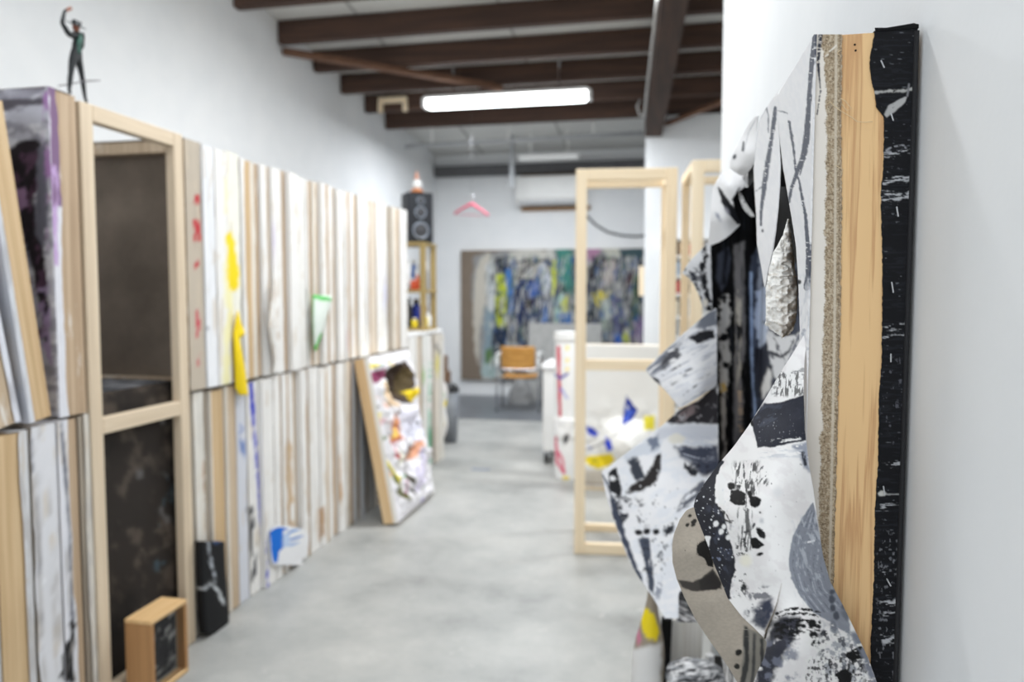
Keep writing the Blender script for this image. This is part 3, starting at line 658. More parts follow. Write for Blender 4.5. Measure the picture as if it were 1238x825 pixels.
def flap(name, regs, mats=None, thick=.0016, **k):
    return grids(name, regs, mats or [M_hero, M_linen], hero, thick, **k)
K_, DK, W_ = (20, 20, 23), (44, 46, 54), (236, 235, 236)
# --- stretcher
M_front = wood('stretcher_pine', (190, 146, 100), (224, 186, 134), 'z', .5, 42, lines=True)
M_fronty = wood('stretcher_pine_y', (222, 178, 116), (244, 210, 156), 'y', .5, 60)
q = MB()
MB().box((XF+.004, YN, ZB), (.252, YN+.04, ZT-.002), ch=.001).build('stretcher_bar', M_front, hero, label='bare pine bar at the near end')
for nm, a in (('far', (FARY, FARY+.04)),): MB().box((XF+.004, a[0], ZB), (.252, a[1], ZT-.16)).build('stretcher_bar', M_blk, hero)
for z in (ZT-.056, ZB): MB().box((XF+.014, YN+.0405, z), (.252, FARY-.0005 if z == ZB else 1.6, z+.04)).build('stretcher_bar', M_blk, hero)
setp(MB().box((.2525, YN+.002, ZB), (.2565, FARY+.038, ZT-.06)).build('back_cloth', plain('back_black', (7, 7, 8), .95, 0, .05, 12, 0, .03), hero), label='black cloth behind the cuts')
# --- near edge: primed margin, frayed linen, black wrapped cloth
def yplane(y): return lambda PX, PY: np.full(PX.shape, y)
pz = lambda z, x=XF: float(proj((x, YN, z))[1])
edgeL = [(float(proj((XF-.0005, YN, z))[0]), float(proj((XF-.0005, YN, z))[1])) for z in np.linspace(ZT, ZB+.1, 12)]
linR = [(1019, 30), (1018, 60), (1017, 140), (1018, 250), (1016, 400), (1013, 500), (1010, 620), (1008, 700), (1006, 1300)]
def lin_paint(P):
    n = fbm(P.X/1.6, P.Y/1.1, 61)
    lb = np.interp(P.Y, [30, 60, 100, 150, 250, 400, 520, 600, 700, 1300], [990, 995, 999, 999, 998, 996, 993, 991, 990, 990])+(fbm(P.Y/14, P.Y*0, 77)-.5)*5+(fbm(P.X/1.6, P.Y/1.2, 78)-.5)*4
    m = sm(-1.2, 1.2, P.X-lb)
    P._mix(m, (158, 140, 116)); P._mix(m*sm(.45, .65, fbm(P.X/1.2, P.Y/2.2, 62, 2)), (196, 182, 160), .8); P._mix(m*sm(.55, .7, fbm(P.X/2.2, P.Y/1.0, 63, 2)), (112, 96, 76), .8)
    b = np.interp(P.Y, [30, 400, 700, 1300], [1011, 1009, 1003, 1002]); P._mix(sm(2.2, 1., np.abs(P.X-b)), (206, 196, 178), .75)
    P._mix(sm(1.5, .5, np.abs(P.X-b-5))*sm(.4, .6, fbm(P.X/2, P.Y/1.4, 66, 2)), (120, 104, 84), .8)
    P.line([(992, 42), (989, 75), (992, 110), (988, 138)], [5, 3, 2, 1], (60, 62, 72), 1, 5, 1, .35, (2, 8))
    P.line([(1003, 62), (1008, 58), (1011, 55)], 1.6, (222, 216, 206), .6); P.line([(998, 68), (1001, 66)], 2, (222, 216, 206), .6)
    P.haze(.68, (2, 3), 0, (228, 224, 216), .05, .6, (1000, 505, 1006, 520), 3)
flap('linen_edge', [region(edgeL, linR, yplane(YN-.0022), (226, 220, 212), lin_paint, 21, 1.0, 1.3)], [M_hero, M_linen], .0012, label='frayed linen edge of the front cloth')
blkL = [(1058, 30), (1058, 38), (1055, 55), (1052, 70), (1052, 86), (1057, 110), (1060, 130), (1069, 141), (1069, 170), (1068, 210), (1065, 230), (1067, 300), (1067, 380), (1066, 440), (1063, 480), (1062, 560), (1058, 620), (1057, 700), (1053, 780), (1050, 1300)]
blkR = [(float(proj((.2555, YN, z))[0])+1.5, float(proj((.2555, YN, z))[1])) for z in np.linspace(ZT, ZB+.1, 12)]
def blk_paint(P):
    P.haze(.6, (16, 2.2), 0, (32, 34, 40), .1, .6); P.haze(.78, (10, 1.6), 4, (120, 124, 130), .05, .6)
    P.line([(1057, 112), (1075, 110), (1090, 110), (1106, 107)], 3.2, (166, 166, 164), 1.2, 4, 1, .3, (4, 2), 0)
    P.poly([(1069, 139), (1074, 128), (1084, 122), (1097, 116), (1094, 124), (1082, 135), (1072, 142)], (168, 168, 168), .8, 4, .8, .2, (10, 2), -35)
    P.line([(1097, 116), (1099, 102)], 2, (120, 120, 124), .5)
    for yy, hh in ((184, 6), (215, 8), (232, 10), (238, 6), (395, 5), (407, 4), (560, 6), (610, 8), (690, 5), (728, 6), (742, 4), (770, 8)):
        P.poly([(1066, yy), (1106, yy-5), (1107, yy+hh-4), (1068, yy+hh)], (172, 174, 178), 4, 7, 1.5, .56, (12, 2), -6)
    P.ell(1083, 180, 14, 4, (150, 152, 158), -14, .8, 5, .8, .45, (4, 3)); P.ell(1083, 180, 10, 2.2, (22, 22, 26), -14, .5)
    P.line([(1062, 597), (1069, 598), (1088, 598), (1104, 596)], 1.4, (150, 150, 150), .6, 5, .8); P.ell(1067, 597, 5, 3.4, (190, 190, 186), 0, 1, 3)
    P.haze(.68, (4, 5), 0, (130, 132, 138), .03, .6, (1056, 640, 1108, 825)); P.haze(.7, (4, 5), 0, (100, 102, 110), .03, .6, (1060, 430, 1108, 540))
flap('black_wrap', [region(blkL, blkR, yplane(YN-.002), (15, 16, 20), blk_paint, 22, 1.0, .9)], [M_hero, M_hero], .0015, label='black cloth wrapped round the back edge')
# fold of black cloth over the top corner and along the back edge
MB().tube([(.2555, YN-.002, z) for z in np.linspace(ZB, ZT-.004, 20)], .0026, 8).build('wrap_fold', plain('black_cloth', (20, 20, 24), .8), hero, label='rolled black cloth at the wall edge')
a = ony(1056, 36, YN); MB().prism([(a[0], YN-.003, ZT-.0015), (.257, YN-.003, ZT-.0015), (.257, YN-.003, ZT+.0022), (.252, YN-.003, ZT+.0038), (a[0]+.012, YN-.003, ZT+.001)], (0, .35, 0)).build('wrap_fold', M_blk, hero, label='black cloth folded over the top')
# staples
for (x, y), (x2, y2) in (((1065, 73), (1069, 82)), ((1077, 137), (1080, 146)), ((1078, 341), (1080, 354)), ((1077, 428), (1077, 438)), ((1068, 588), (1069.5, 599)), ((1072, 700), (1077, 709)), ((1084, 250), (1086, 262))):
    MB().bar(ony(x, y, YN-.0042), ony(x2, y2, YN-.0042), .0012, .0009, (0, 1, 0)).build('staple', plain('steel', (200, 202, 206), .3, .9) if 'steel' not in bpy.data.materials else bpy.data.materials['steel'], hero)
# loose linen threads
M_thr = plain('linen_thread', (214, 192, 156), .9)
for pts in ([(1000, 126), (1004, 123), (1008, 128), (1016, 134), (1030, 142), (1036, 147), (1046, 148), (1055, 147)], [(1016, 119), (1022, 122), (1029, 131), (1024, 134), (1018, 126)], [(1017, 60), (1012, 64), (1016, 68)], [(1010, 200), (1019, 205), (1016, 212)]):
    MB().tube([ony(x, y, YN-.0045) for x, y in pts], .00035, 5).build('thread', M_thr, hero)
for (x, y) in ((1033.5, 54), (1034.5, 61)): MB().lathe([(.0012, 0), (.0010, -.0006)], tuple(ony(x, y, YN-.0002)), 8, R=Matrix.Rotation(PI/2, 3, 'X')).build('nail_hole', M_blk, hero)
# --- face with its slits: near strip and hanging tongue
def face_paint(P):
    P.haze(.5, (9, 3), 80, (228, 228, 231), .1, .5)
    g = (84, 88, 100); dr = dict(warp=.9, ws=4, soft=.7, dry=.27, ds=(1.6, 5))
    P.line([(987, 42), (982, 70), (979, 105), (977, 140), (975, 168), (971, 190), (964, 208), (957, 226), (954, 244)], [9, 6, 5, 6, 8, 7, 5, 4, 3], g, **dr)
    P.line([(981, 115), (978, 150), (973, 190), (967, 212)], 1.4, g, **dr)
    P.line([(954, 147), (957, 165), (960, 185), (962, 205), (965, 216)], [3, 3.6, 2.8, 2.6, 1.5], g, **dr)
    P.line([(965, 214), (970, 240), (974, 262), (977, 300), (977, 330), (975, 348)], [2.4, 3, 4, 5, 6, 7], g, **dr)
    P.line([(937, 130), (936, 145), (933, 165), (929, 190), (926, 210), (923, 232), (920, 256), (920, 272)], [4, 5, 4.5, 5.5, 6, 5.5, 3.4, 2.4], g, **dr)
    P.line([(926, 128), (929, 140), (929, 160)], 1.5, (120, 122, 132), **dr); P.line([(938, 134), (946, 135), (952, 137)], 1.2, (130, 132, 140), **dr)
    P.line([(914, 231), (921, 226)], 1.2, g, **dr); P.ell(922, 279, 1.3, 2, DK, 0, .5)
    P.line([(927, 130), (918, 145), (914, 170), (912, 195)], .8, (170, 172, 178), .5); P.ell(966, 341, 3, 3, K_, 0, .8)
    P.haze(.60, (5, 16), 8, (205, 207, 213), .1, .7, (958, 330, 990, 420)); P.haze(.62, (6, 9), 20, (170, 174, 186), .06, .8, (952, 385, 985, 460))
edge_px = [(q[0]+.3, q[1]) for q in edgeL]
P1L = [(edgeL[0][0]-1.2, edgeL[0][1]), (964, 75), (941, 112), (940.5, 150), (941.5, 157), (946, 200), (955, 252), (962, 296), (965, 340), (967, 400), (965, 430), (960, 460), (957, 560), (957, 1300)]
P2L = [(939.5, 112), (927, 129), (920, 140), (917, 150), (915, 160), (913, 183), (911, 206), (912, 230), (914, 260), (915, 296), (920, 322), (924, 347)]
P2R = [(941, 112), (940.8, 130), (940.4, 150), (941.5, 160), (942, 183), (943, 200), (942, 225), (940, 252), (937, 280), (933, 308), (928, 330), (925, 347)]
# the uncut cloth below the opening and the narrow margin along the top
Yl, Tl = np.meshgrid(np.linspace(.93, FARY+.035, 90), np.linspace(0, 1, 90), indexing='xy')
Zl = (EYE-.2674*Yl)*(1-Tl)+(ZB+.002)*Tl
Pl = Paint(Yl*420, Zl*420, (228, 227, 228), 32); Pl.haze(.56, (26, 16), 20, (60, 62, 70), .08, .9); Pl.haze(.62, (12, 12), 0, (28, 28, 31), .05, .9); Pl.haze(.66, (16, 8), -30, (236, 235, 236), .05, .9)
lower_face = (np.stack([np.full_like(Yl, XF), Yl, Zl], -1), Pl.c)
Zm, Ym = np.meshgrid(np.linspace(ZT-.001, ZT-.034, 6), np.linspace(1.22, FARY+.04, 40), indexing='ij')
top_margin = (np.stack([np.full_like(Ym, XF+.005), Ym, Zm], -1), np.ones(Ym.shape+(3,))*lin(W_))
def tongue_d(PX, PY): return onx(PX, PY, XF)[..., 1]-.10*sm(150, 345, PY)+.0
flap('front_cloth', [region(P1L, edge_px, onface(XF-.0015), W_, face_paint, 31, 1.2, .25), region(P2L, P2R, tongue_d, W_, face_paint, 31, 1.2, .2), lower_face, top_margin], label='white primed cloth with grey brush lines')
# --- things inside the cut: painted strips and back cloth
def inner_d(PX, PY):
    d = np.minimum(1.93, onx(np.maximum(PX, 830), PY, .243)[..., 1]); return np.where((d <= 0) | (d > 1.93), 1.93, d)+.03*(fbm(PX/14, PY/120, 5)-.5)
def inner_paint(P):
    P.haze(.6, (5, 60), 0, (32, 34, 40), .08, .7)
    P.poly([(868, 308), (880, 300), (884, 312), (878, 345), (872, 352), (866, 335)], (64, 68, 80), 2, 8, 2.5, .3, (6, 20)); P.poly([(876, 300), (882, 303), (874, 345), (871, 345)], (36, 38, 46), 1, 6, 2)
    P.poly([(887, 296), (900, 292), (901, 400), (897, 520), (889, 560), (886, 480), (890, 400)], (112, 110, 112), 2, 9, 2, .4, (4, 50)); P.poly([(890, 350), (897, 345), (896, 450), (890, 470)], (176, 170, 160), 2, 9, 2, .45, (3, 16))
    P.poly([(869, 362), (880, 356), (884, 380), (878, 400), (884, 430), (876, 480), (870, 470), (872, 430), (866, 400)], (186, 184, 182), 4, 7, 2, .34, (6, 10)); P.poly([(872, 480), (878, 470), (878, 560), (873, 562)], (160, 156, 152), 2, 9, 2, .4, (3, 20))
    P.ell(874, 468, 4, 6, (196, 164, 90), 0, 2, 4, 2, .3, (4, 4)); P.ell(875, 408, 5, 5, K_, 0, 2, 5); P.ell(878, 442, 4, 4, K_, 0, 2, 5)
    P.line([(894, 470), (896, 520)], 5, (176, 156, 136), 2, 8, 2, .42, (3, 18))
    # blue grey painted inner cloth to the right of the dark gap
    P.poly([(908, 310), (915, 300), (990, 290), (990, 610), (916, 610), (910, 500), (906, 400)], (70, 76, 92), 3, 9, 2)
    P.line([(908, 330), (909, 430), (913, 500), (918, 540)], 2.6, (150, 170, 204), 1, 9, 1.2); P.haze(.5, (8, 20), 10, (44, 46, 54), .08, .8, (908, 300, 990, 610), 4)
    P.poly([(914, 352), (926, 346), (932, 390), (926, 415), (918, 420), (912, 390)], (186, 196, 216), 3, 8, 2, .38, (6, 14), 70); P.poly([(916, 300), (924, 300), (924, 345), (916, 350)], (150, 156, 170), 3, 8, 2, .4, (5, 14), 80)
    P.poly([(926, 395), (940, 408), (962, 405), (972, 395), (972, 420), (950, 448), (944, 470), (932, 440), (927, 420)], (226, 226, 228), 3, 8, 1.5, .28, (14, 4), 60)
    P.line([(918, 426), (932, 426), (944, 432), (954, 425), (960, 410)], [3, 3, 3, 2.4, 1.5], (52, 54, 64), 1, 5, 1.2); P.line([(950, 450), (958, 425), (966, 405)], 2, (96, 100, 116), 1, 5, 1)
    P.poly([(920, 470), (928, 445), (934, 450), (932, 470), (922, 482)], (226, 224, 222), 2, 6, 2); P.poly([(912, 420), (926, 424), (928, 445), (918, 470), (910, 450)], (48, 50, 60), 3, 7, 2)
    P.poly([(905, 225), (990, 200), (990, 292), (940, 340), (930, 300), (906, 280)], (14, 14, 16), 2, 8, 2)
flap('inner_cloth', [region([(869, 226), (862, 260), (857, 300), (859, 370), (864, 400), (866, 500), (868, 600)], [(978, 226), (978, 600)], inner_d, (8, 8, 10), inner_paint, 41, 1.4, .5)], [M_gloss, M_gloss], label='dark painted cloth inside the cut')
# small white curl behind the top roll
flap('curled_strip', [region([(893, 233), (894, 240), (897, 250), (903, 258), (908, 262)], [(896, 232), (899, 240), (905, 250), (911, 258), (913, 263)], [(895, 233, 1.62), (912, 262, 1.58), (900, 250, 1.60)], (222, 221, 220), lambda P: P.haze(.6, (4, 4), 0, (130, 130, 136)), 43, 1., .1)], thick=.001)
# crumpled plaster lump
LL = [(952, 266), (946.5, 284), (935.6, 304), (930, 325), (926, 347), (925.5, 369), (926, 392), (934, 400), (946, 408)]; LR = [(954, 266), (956, 280), (958.5, 299), (961, 323), (965, 347), (964.5, 365), (963, 385), (959, 400), (947, 408)]
def lump_d(PX, PY):
    c = np.interp(PY, [266, 320, 360, 408], [953, 945, 945, 946]); h = np.interp(PY, [266, 304, 347, 385, 408], [3, 12, 20, 20, 3])
    t_ = np.clip(1-((PX-c)/h)**2, 0, 1)**.5
    a_ = np.abs(fbm(PX/13, PY/11, 91, 2)-.5); b_ = np.abs(fbm(PX/6, PY/5.5, 93, 2)-.5); return 1.02-.035*t_+.034*a_+.014*b_
flap('plaster_lump', [region(LL, LR, lump_d, (246, 244, 240), lambda P: (P.haze(.66, (5, 4), 0, (202, 192, 178), .05, .6), P.haze(.62, (6, 4), 30, (244, 243, 240), .06, .8)), 44, .8, .8)], [painted('plaster_lump', .95, 0, 900, .3, 160, spec=.05), M_white], .002, label='crumpled white plaster lump')
# --- flaps that curl out into the room
# top roll
flap('curled_flap', [region([(914, 140), (905, 150), (897, 165), (886, 185), (882, 195), (882, 203), (889, 209), (896, 212.5)], [(916.5, 140), (915, 150), (914, 180), (912, 197), (908, 204), (904, 209), (898, 213)],
     [(915, 142, 1.40), (912, 200, 1.42), (886, 195, 1.52), (897, 165, 1.50), (903, 185, 1.43), (897, 212, 1.50), (893, 205, 1.48)], W_, lambda P: (P.line([(899, 172), (898, 182)], [2, 3], DK, .6, 4, 1, .3), P.ell(888, 190, 2, 3, DK, 20, .8), P.line([(915, 142), (905, 160), (899, 185)], .8, (170, 172, 178), .4)), 51, 1.2, .2)], label='white rolled flap at the top')
flap('curled_flap', [region([(884, 204), (871, 211), (865, 221), (861, 231), (859, 256), (857.5, 280), (856, 297)], [(898, 204), (909, 212), (911, 216), (905, 222), (897, 229), (889, 236), (886, 242), (887, 250), (891, 260), (896, 271), (889, 278), (883, 284), (872, 292), (859, 297)],
     [(884, 206, 1.66), (908, 214, 1.62), (862, 230, 1.70), (880, 225, 1.62), (886, 245, 1.62), (857, 290, 1.72), (872, 265, 1.64), (894, 270, 1.65), (872, 290, 1.67)], W_,
     lambda P: (P.poly([(868, 226), (874, 232), (882, 244), (893, 258), (898, 271), (891, 271), (880, 258), (872, 244)], (26, 27, 32), 1.2, 6, 1), P.line([(886, 242), (894, 228)], 3, DK, .8, 4, 1.2, .3), P.line([(856, 240), (857, 285)], 1.4, (130, 134, 150), .8, 6, 1, .4), P.ell(868, 262, 2, 5, (150, 154, 168), -30, 1, 4, 2), P.ell(879, 255, 2, 4, (150, 150, 160), -30, 1, 4, 2)), 52, 1.2, .2)], label='white curled flap with a black stroke')
# small upper left flap
flap('pointed_flap', [region([(855, 294), (848, 301), (833, 317), (824, 331), (832, 335), (840, 346), (846, 360), (851, 376)], [(859, 294), (860, 325), (861, 360), (861, 376)],
     [(858, 296, 1.88), (861, 376, 1.86), (824, 331, 1.86), (845, 320, 1.85), (848, 355, 1.85)], (220, 220, 222),
     lambda P: (P.line([(852, 300), (850, 330), (852, 350), (857, 372)], 7, (30, 30, 34), 4, 5, 1, .35, (4, 3)), P.poly([(832, 326), (840, 330), (846, 350), (852, 372), (846, 362), (838, 342)], (44, 46, 56), 3, 4, 1.2, .35, (4, 3)), P.haze(.58, (4, 3), 40, (60, 62, 70), .05, .8, (824, 322, 850, 345), 3), P.ell(853, 366, 3, 5, (226, 220, 210), 0, 1, 4)), 53, 1.2, .5)])
# middle flap
def pB(P):
    P.haze(.5, (26, 7), -28, (220, 221, 227), .1, .8); P.haze(.66, (24, 3), -28, (160, 164, 176), .06, .7)
    P.poly([(848, 380), (868, 372), (868, 392), (856, 400), (842, 396)], (112, 116, 126), 3, 8, 3); P.poly([(833, 408), (846, 400), (864, 399), (864, 408), (852, 414), (842, 416)], (30, 30, 34), 2.5, 6, 1.2); P.line([(855, 397), (863, 395)], 2.4, (226, 226, 228), .6)
    P.poly([(780, 447), (806, 424), (826, 408), (824, 420), (800, 446), (786, 455)], (118, 122, 134), 3, 10, 3, .38, (24, 5), -42); P.poly([(806, 426), (820, 420), (824, 430), (804, 446), (796, 446)], (74, 74, 80), 3, 8, 2.5, .35, (14, 4), -42)
    for q in ([(800, 455), (822, 442)], [(812, 466), (830, 452)], [(822, 452), (836, 446)], [(826, 478), (842, 466)], [(790, 456), (796, 460)], [(838, 462), (860, 452)]): P.line(q, [1.2, 2.2], (50, 52, 60), 1, 5, .8, .35, (8, 2), -30)
    P.haze(.6, (14, 4), -20, (236, 235, 236), .06, .9, (800, 410, 868, 490))
    P.poly([(786, 455), (797, 461), (800, 468), (790, 460)], K_, 1, 4, 1)
flap('painted_flap', [region([(864, 373), (848, 385), (830, 400), (804, 424), (780, 447), (788, 457), (806, 474), (821, 493)], [(866, 373), (867, 400), (867, 466), (855, 474), (840, 484), (824, 493)],
     [(865, 375, 1.86), (866, 466, 1.83), (780, 447, 1.90), (822, 492, 1.80), (830, 430, 1.84), (848, 470, 1.79)], (232, 231, 233), pB, 54, 1.2, .4)], label='grey and white brushed flap')
# large lower left flap
def pC(P):
    P.haze(.52, (18, 8), -20, (226, 228, 234), .1, .8)
    P.poly([(822, 496), (842, 484), (868, 464), (870, 512), (848, 514), (830, 512), (812, 513), (805, 509)], (42, 40, 44), 3, 8, 2); P.haze(.6, (6, 6), -40, (170, 166, 170), .06, .8, (812, 485, 868, 515)); P.poly([(822, 500), (838, 488), (842, 498), (828, 511), (818, 510)], (136, 122, 124), 3, 7, 2.5, .4, (8, 4), -40)
    P.poly([(796, 519), (830, 514), (868, 514), (868, 530), (840, 534), (810, 528), (790, 536)], (206, 208, 216), 2, 10, 3)
    P.poly([(816, 540), (838, 541), (868, 538), (870, 570), (850, 576), (834, 560), (822, 552)], (66, 70, 86), 4, 9, 3, .2, (22, 4), 18); P.haze(.6, (26, 3), 16, (196, 200, 212), .06, .7, (816, 515, 868, 562))
    P.poly([(828, 560), (836, 566), (846, 570), (842, 576), (834, 574), (826, 566)], (40, 40, 46), 3, 4, 1.2); P.haze(.55, (5, 4), 0, (40, 42, 50), .05, .8, (826, 556, 866, 580))
    P.poly([(736, 572), (745, 565), (748, 580), (752, 592), (748, 602), (738, 594)], (34, 34, 38), 2.5, 6, 1); P.ell(741, 579, 4, 3, (232, 231, 233), 0, 1, 4)
    P.poly([(756, 552), (768, 550), (776, 566), (780, 578), (768, 582), (762, 566)], (60, 64, 74), 3, 6, 2); P.poly([(792, 552), (800, 546), (798, 566), (794, 580), (780, 592), (768, 596), (756, 598), (764, 586), (778, 580), (788, 566)], (46, 42, 42), 3, 6, 1.6, .2, (6, 6))
    P.poly([(758, 556), (752, 548), (790, 530), (800, 534), (796, 546), (776, 552)], (214, 218, 226), 3, 9, 2); P.poly([(782, 532), (796, 526), (798, 540), (788, 546)], (120, 128, 146), 3, 6, 2.5)
    P.ell(818, 531, 9, 6, (226, 222, 212), 0, 2, 5, 2)
    P.poly([(736, 604), (750, 600), (764, 604), (760, 625), (748, 640), (742, 628)], (56, 58, 66), 3, 6, 1.4, .25, (7, 5)); P.haze(.56, (9, 6), 0, (236, 235, 238), .05, .95, (746, 598, 800, 660)); P.haze(.64, (5, 7), -30, (74, 74, 80), .04, .8, (744, 598, 800, 640))
    P.poly([(728, 574), (734, 584), (742, 628), (766, 690), (782, 716), (776, 700), (762, 660), (750, 630), (744, 606)], (64, 70, 86), 2.5, 8, 1.6)
    for x, y in ((772, 644), (782, 643), (793, 643)): P.ell(x, y, 4.2, 3.4, (26, 26, 28), 0, 1.2, 4)
    P.poly([(800, 640), (815, 630), (816, 642), (806, 648)], (40, 42, 48), 3, 5, 1.5, .3, (5, 5))
    P.poly([(772, 652), (784, 650), (788, 672), (791, 700), (792, 724), (784, 712), (778, 680)], (72, 78, 92), 3, 8, 1.6, .18, (5, 12)); P.haze(.62, (4, 4), 0, (50, 52, 60), .05, .8, (770, 640, 812, 700))
    P.poly([(826, 600), (850, 582), (856, 590), (832, 612), (818, 620)], (96, 98, 108), 3, 8, 2, .45, (14, 3), -38); P.ell(815, 660, 2, 8, (70, 70, 76), 0, 1.5, 4); P.ell(796, 715, 4, 10, (150, 154, 166), 10, 2, 4, 2, .42, (3, 3))
    P.dots(30, (740, 585, 830, 700), .5, 1.6, (44, 46, 54), 9)
CLF = [(866, 465), (855, 475), (842, 485), (820, 496), (804, 512), (783, 528), (755, 550), (727, 571), (728, 577), (733, 600), (745, 638), (758, 672), (768, 692), (779, 708), (790, 724), (798, 738), (804, 748)]
CRF = [(868, 465), (868, 500), (869, 560), (856, 600), (846, 640), (836, 700), (820, 718), (820, 748)]
flap('painted_flap', [region(CLF, CRF, [(866, 466, 1.83), (868, 560, 1.77), (727, 572, 1.87), (745, 630, 1.79), (790, 560, 1.80), (800, 620, 1.71), (840, 520, 1.80), (805, 746, 1.60), (820, 716, 1.61), (850, 600, 1.72), (772, 690, 1.68), (838, 690, 1.62)], (238, 237, 239), pC, 55, 1.2, .35)], label='large black and white painted flap at the lower left')
# striped flap below
flap('striped_flap', [region([(818, 704), (817, 730), (818, 752)], [(868, 704), (884, 735), (898, 752)], [(818, 705, 1.76), (818, 752, 1.67), (868, 704, 1.92), (898, 752, 1.43), (858, 735, 1.68)], (214, 214, 217), lambda P: (P.haze(.48, (22, 3), 24, (40, 40, 44), .05, .95), P.haze(.6, (14, 2.5), 24, (130, 132, 138), .05, .8)), 56, 1.2, .8)], label='black and white striped flap')
# raw linen reverse of the curling front flap
def pF(P):
    P.haze(.5, (3, 1.6), -14, (170, 160, 148), .1, .5)
    for x, y, a, b in ((834, 624, 2.4, 1.8), (831, 635, 2.6, 2), (839, 631, 4, 2.6), (838, 635, 3, 2)): P.ell(x, y, a, b, (34, 32, 30), -25, .8, 3, .8)
    P.poly([(842, 660), (848, 654), (856, 652), (862, 672), (862, 686), (856, 684), (850, 674), (843, 672)], (28, 26, 25), 2.5, 4, .8)
    P.poly([(819, 701), (838, 704), (850, 698), (862, 688), (872, 704), (872, 712), (850, 715), (834, 715), (824, 710)], (62, 58, 55), 1.5, 7, 1.5, .2, (20, 3), -6); P.poly([(845, 702), (862, 692), (872, 706), (866, 714), (846, 714)], (44, 41, 40), 1.2, 6, 1.2)
    P.ell(893, 789, 3.4, 4, (26, 25, 24), 20, 1.2, 4); P.ell(891, 806, 4, 3, (26, 25, 24), 40, 1.2, 4); P.dots(10, (826, 650, 860, 690), .3, .8, (60, 56, 52), 4)
    P.poly([(899, 756), (926, 770), (926, 900), (900, 900), (896, 820)], (142, 138, 130), 2, 8, 2, .1, (6, 30)); P.line([(902, 760), (903, 800), (897, 830), (892, 870)], 6, (58, 58, 58), 1.5, 10, 1.6, .25, (2.5, 40)); P.line([(912, 768), (911, 810), (906, 850)], 4, (74, 74, 74), 1.2, 10, 1.6, .25, (2.5, 40)); P.line([(921, 774), (922, 810), (914, 850)], 4, (66, 66, 66), 1.2, 10, 1.6, .25, (2.5, 40))
FL = [(840, 613), (830, 617), (822, 628), (815, 645), (812.5, 660), (813, 680), (818, 700), (827, 722), (840, 748), (860, 778), (880, 806), (893, 828), (905, 870), (910, 900)]
FR = [(842, 613), (847, 625), (853, 648), (863, 682), (878, 718), (896, 744), (912, 758), (928, 775), (928, 800), (926, 830), (926, 870), (926, 900)]
flap('linen_flap', [region(FL, FR, [(841, 614, .905), (815, 650, .97), (818, 700, .99), (860, 778, .95), (895, 830, .92), (864, 684, .875), (900, 746, .85), (928, 790, .82), (835, 670, .89), (850, 730, .90), (890, 790, .86), (915, 880, .82)], (184, 174, 161), pF, 57, 1.1, .2)], [M_hero, M_hero], label='raw linen reverse with black prints')
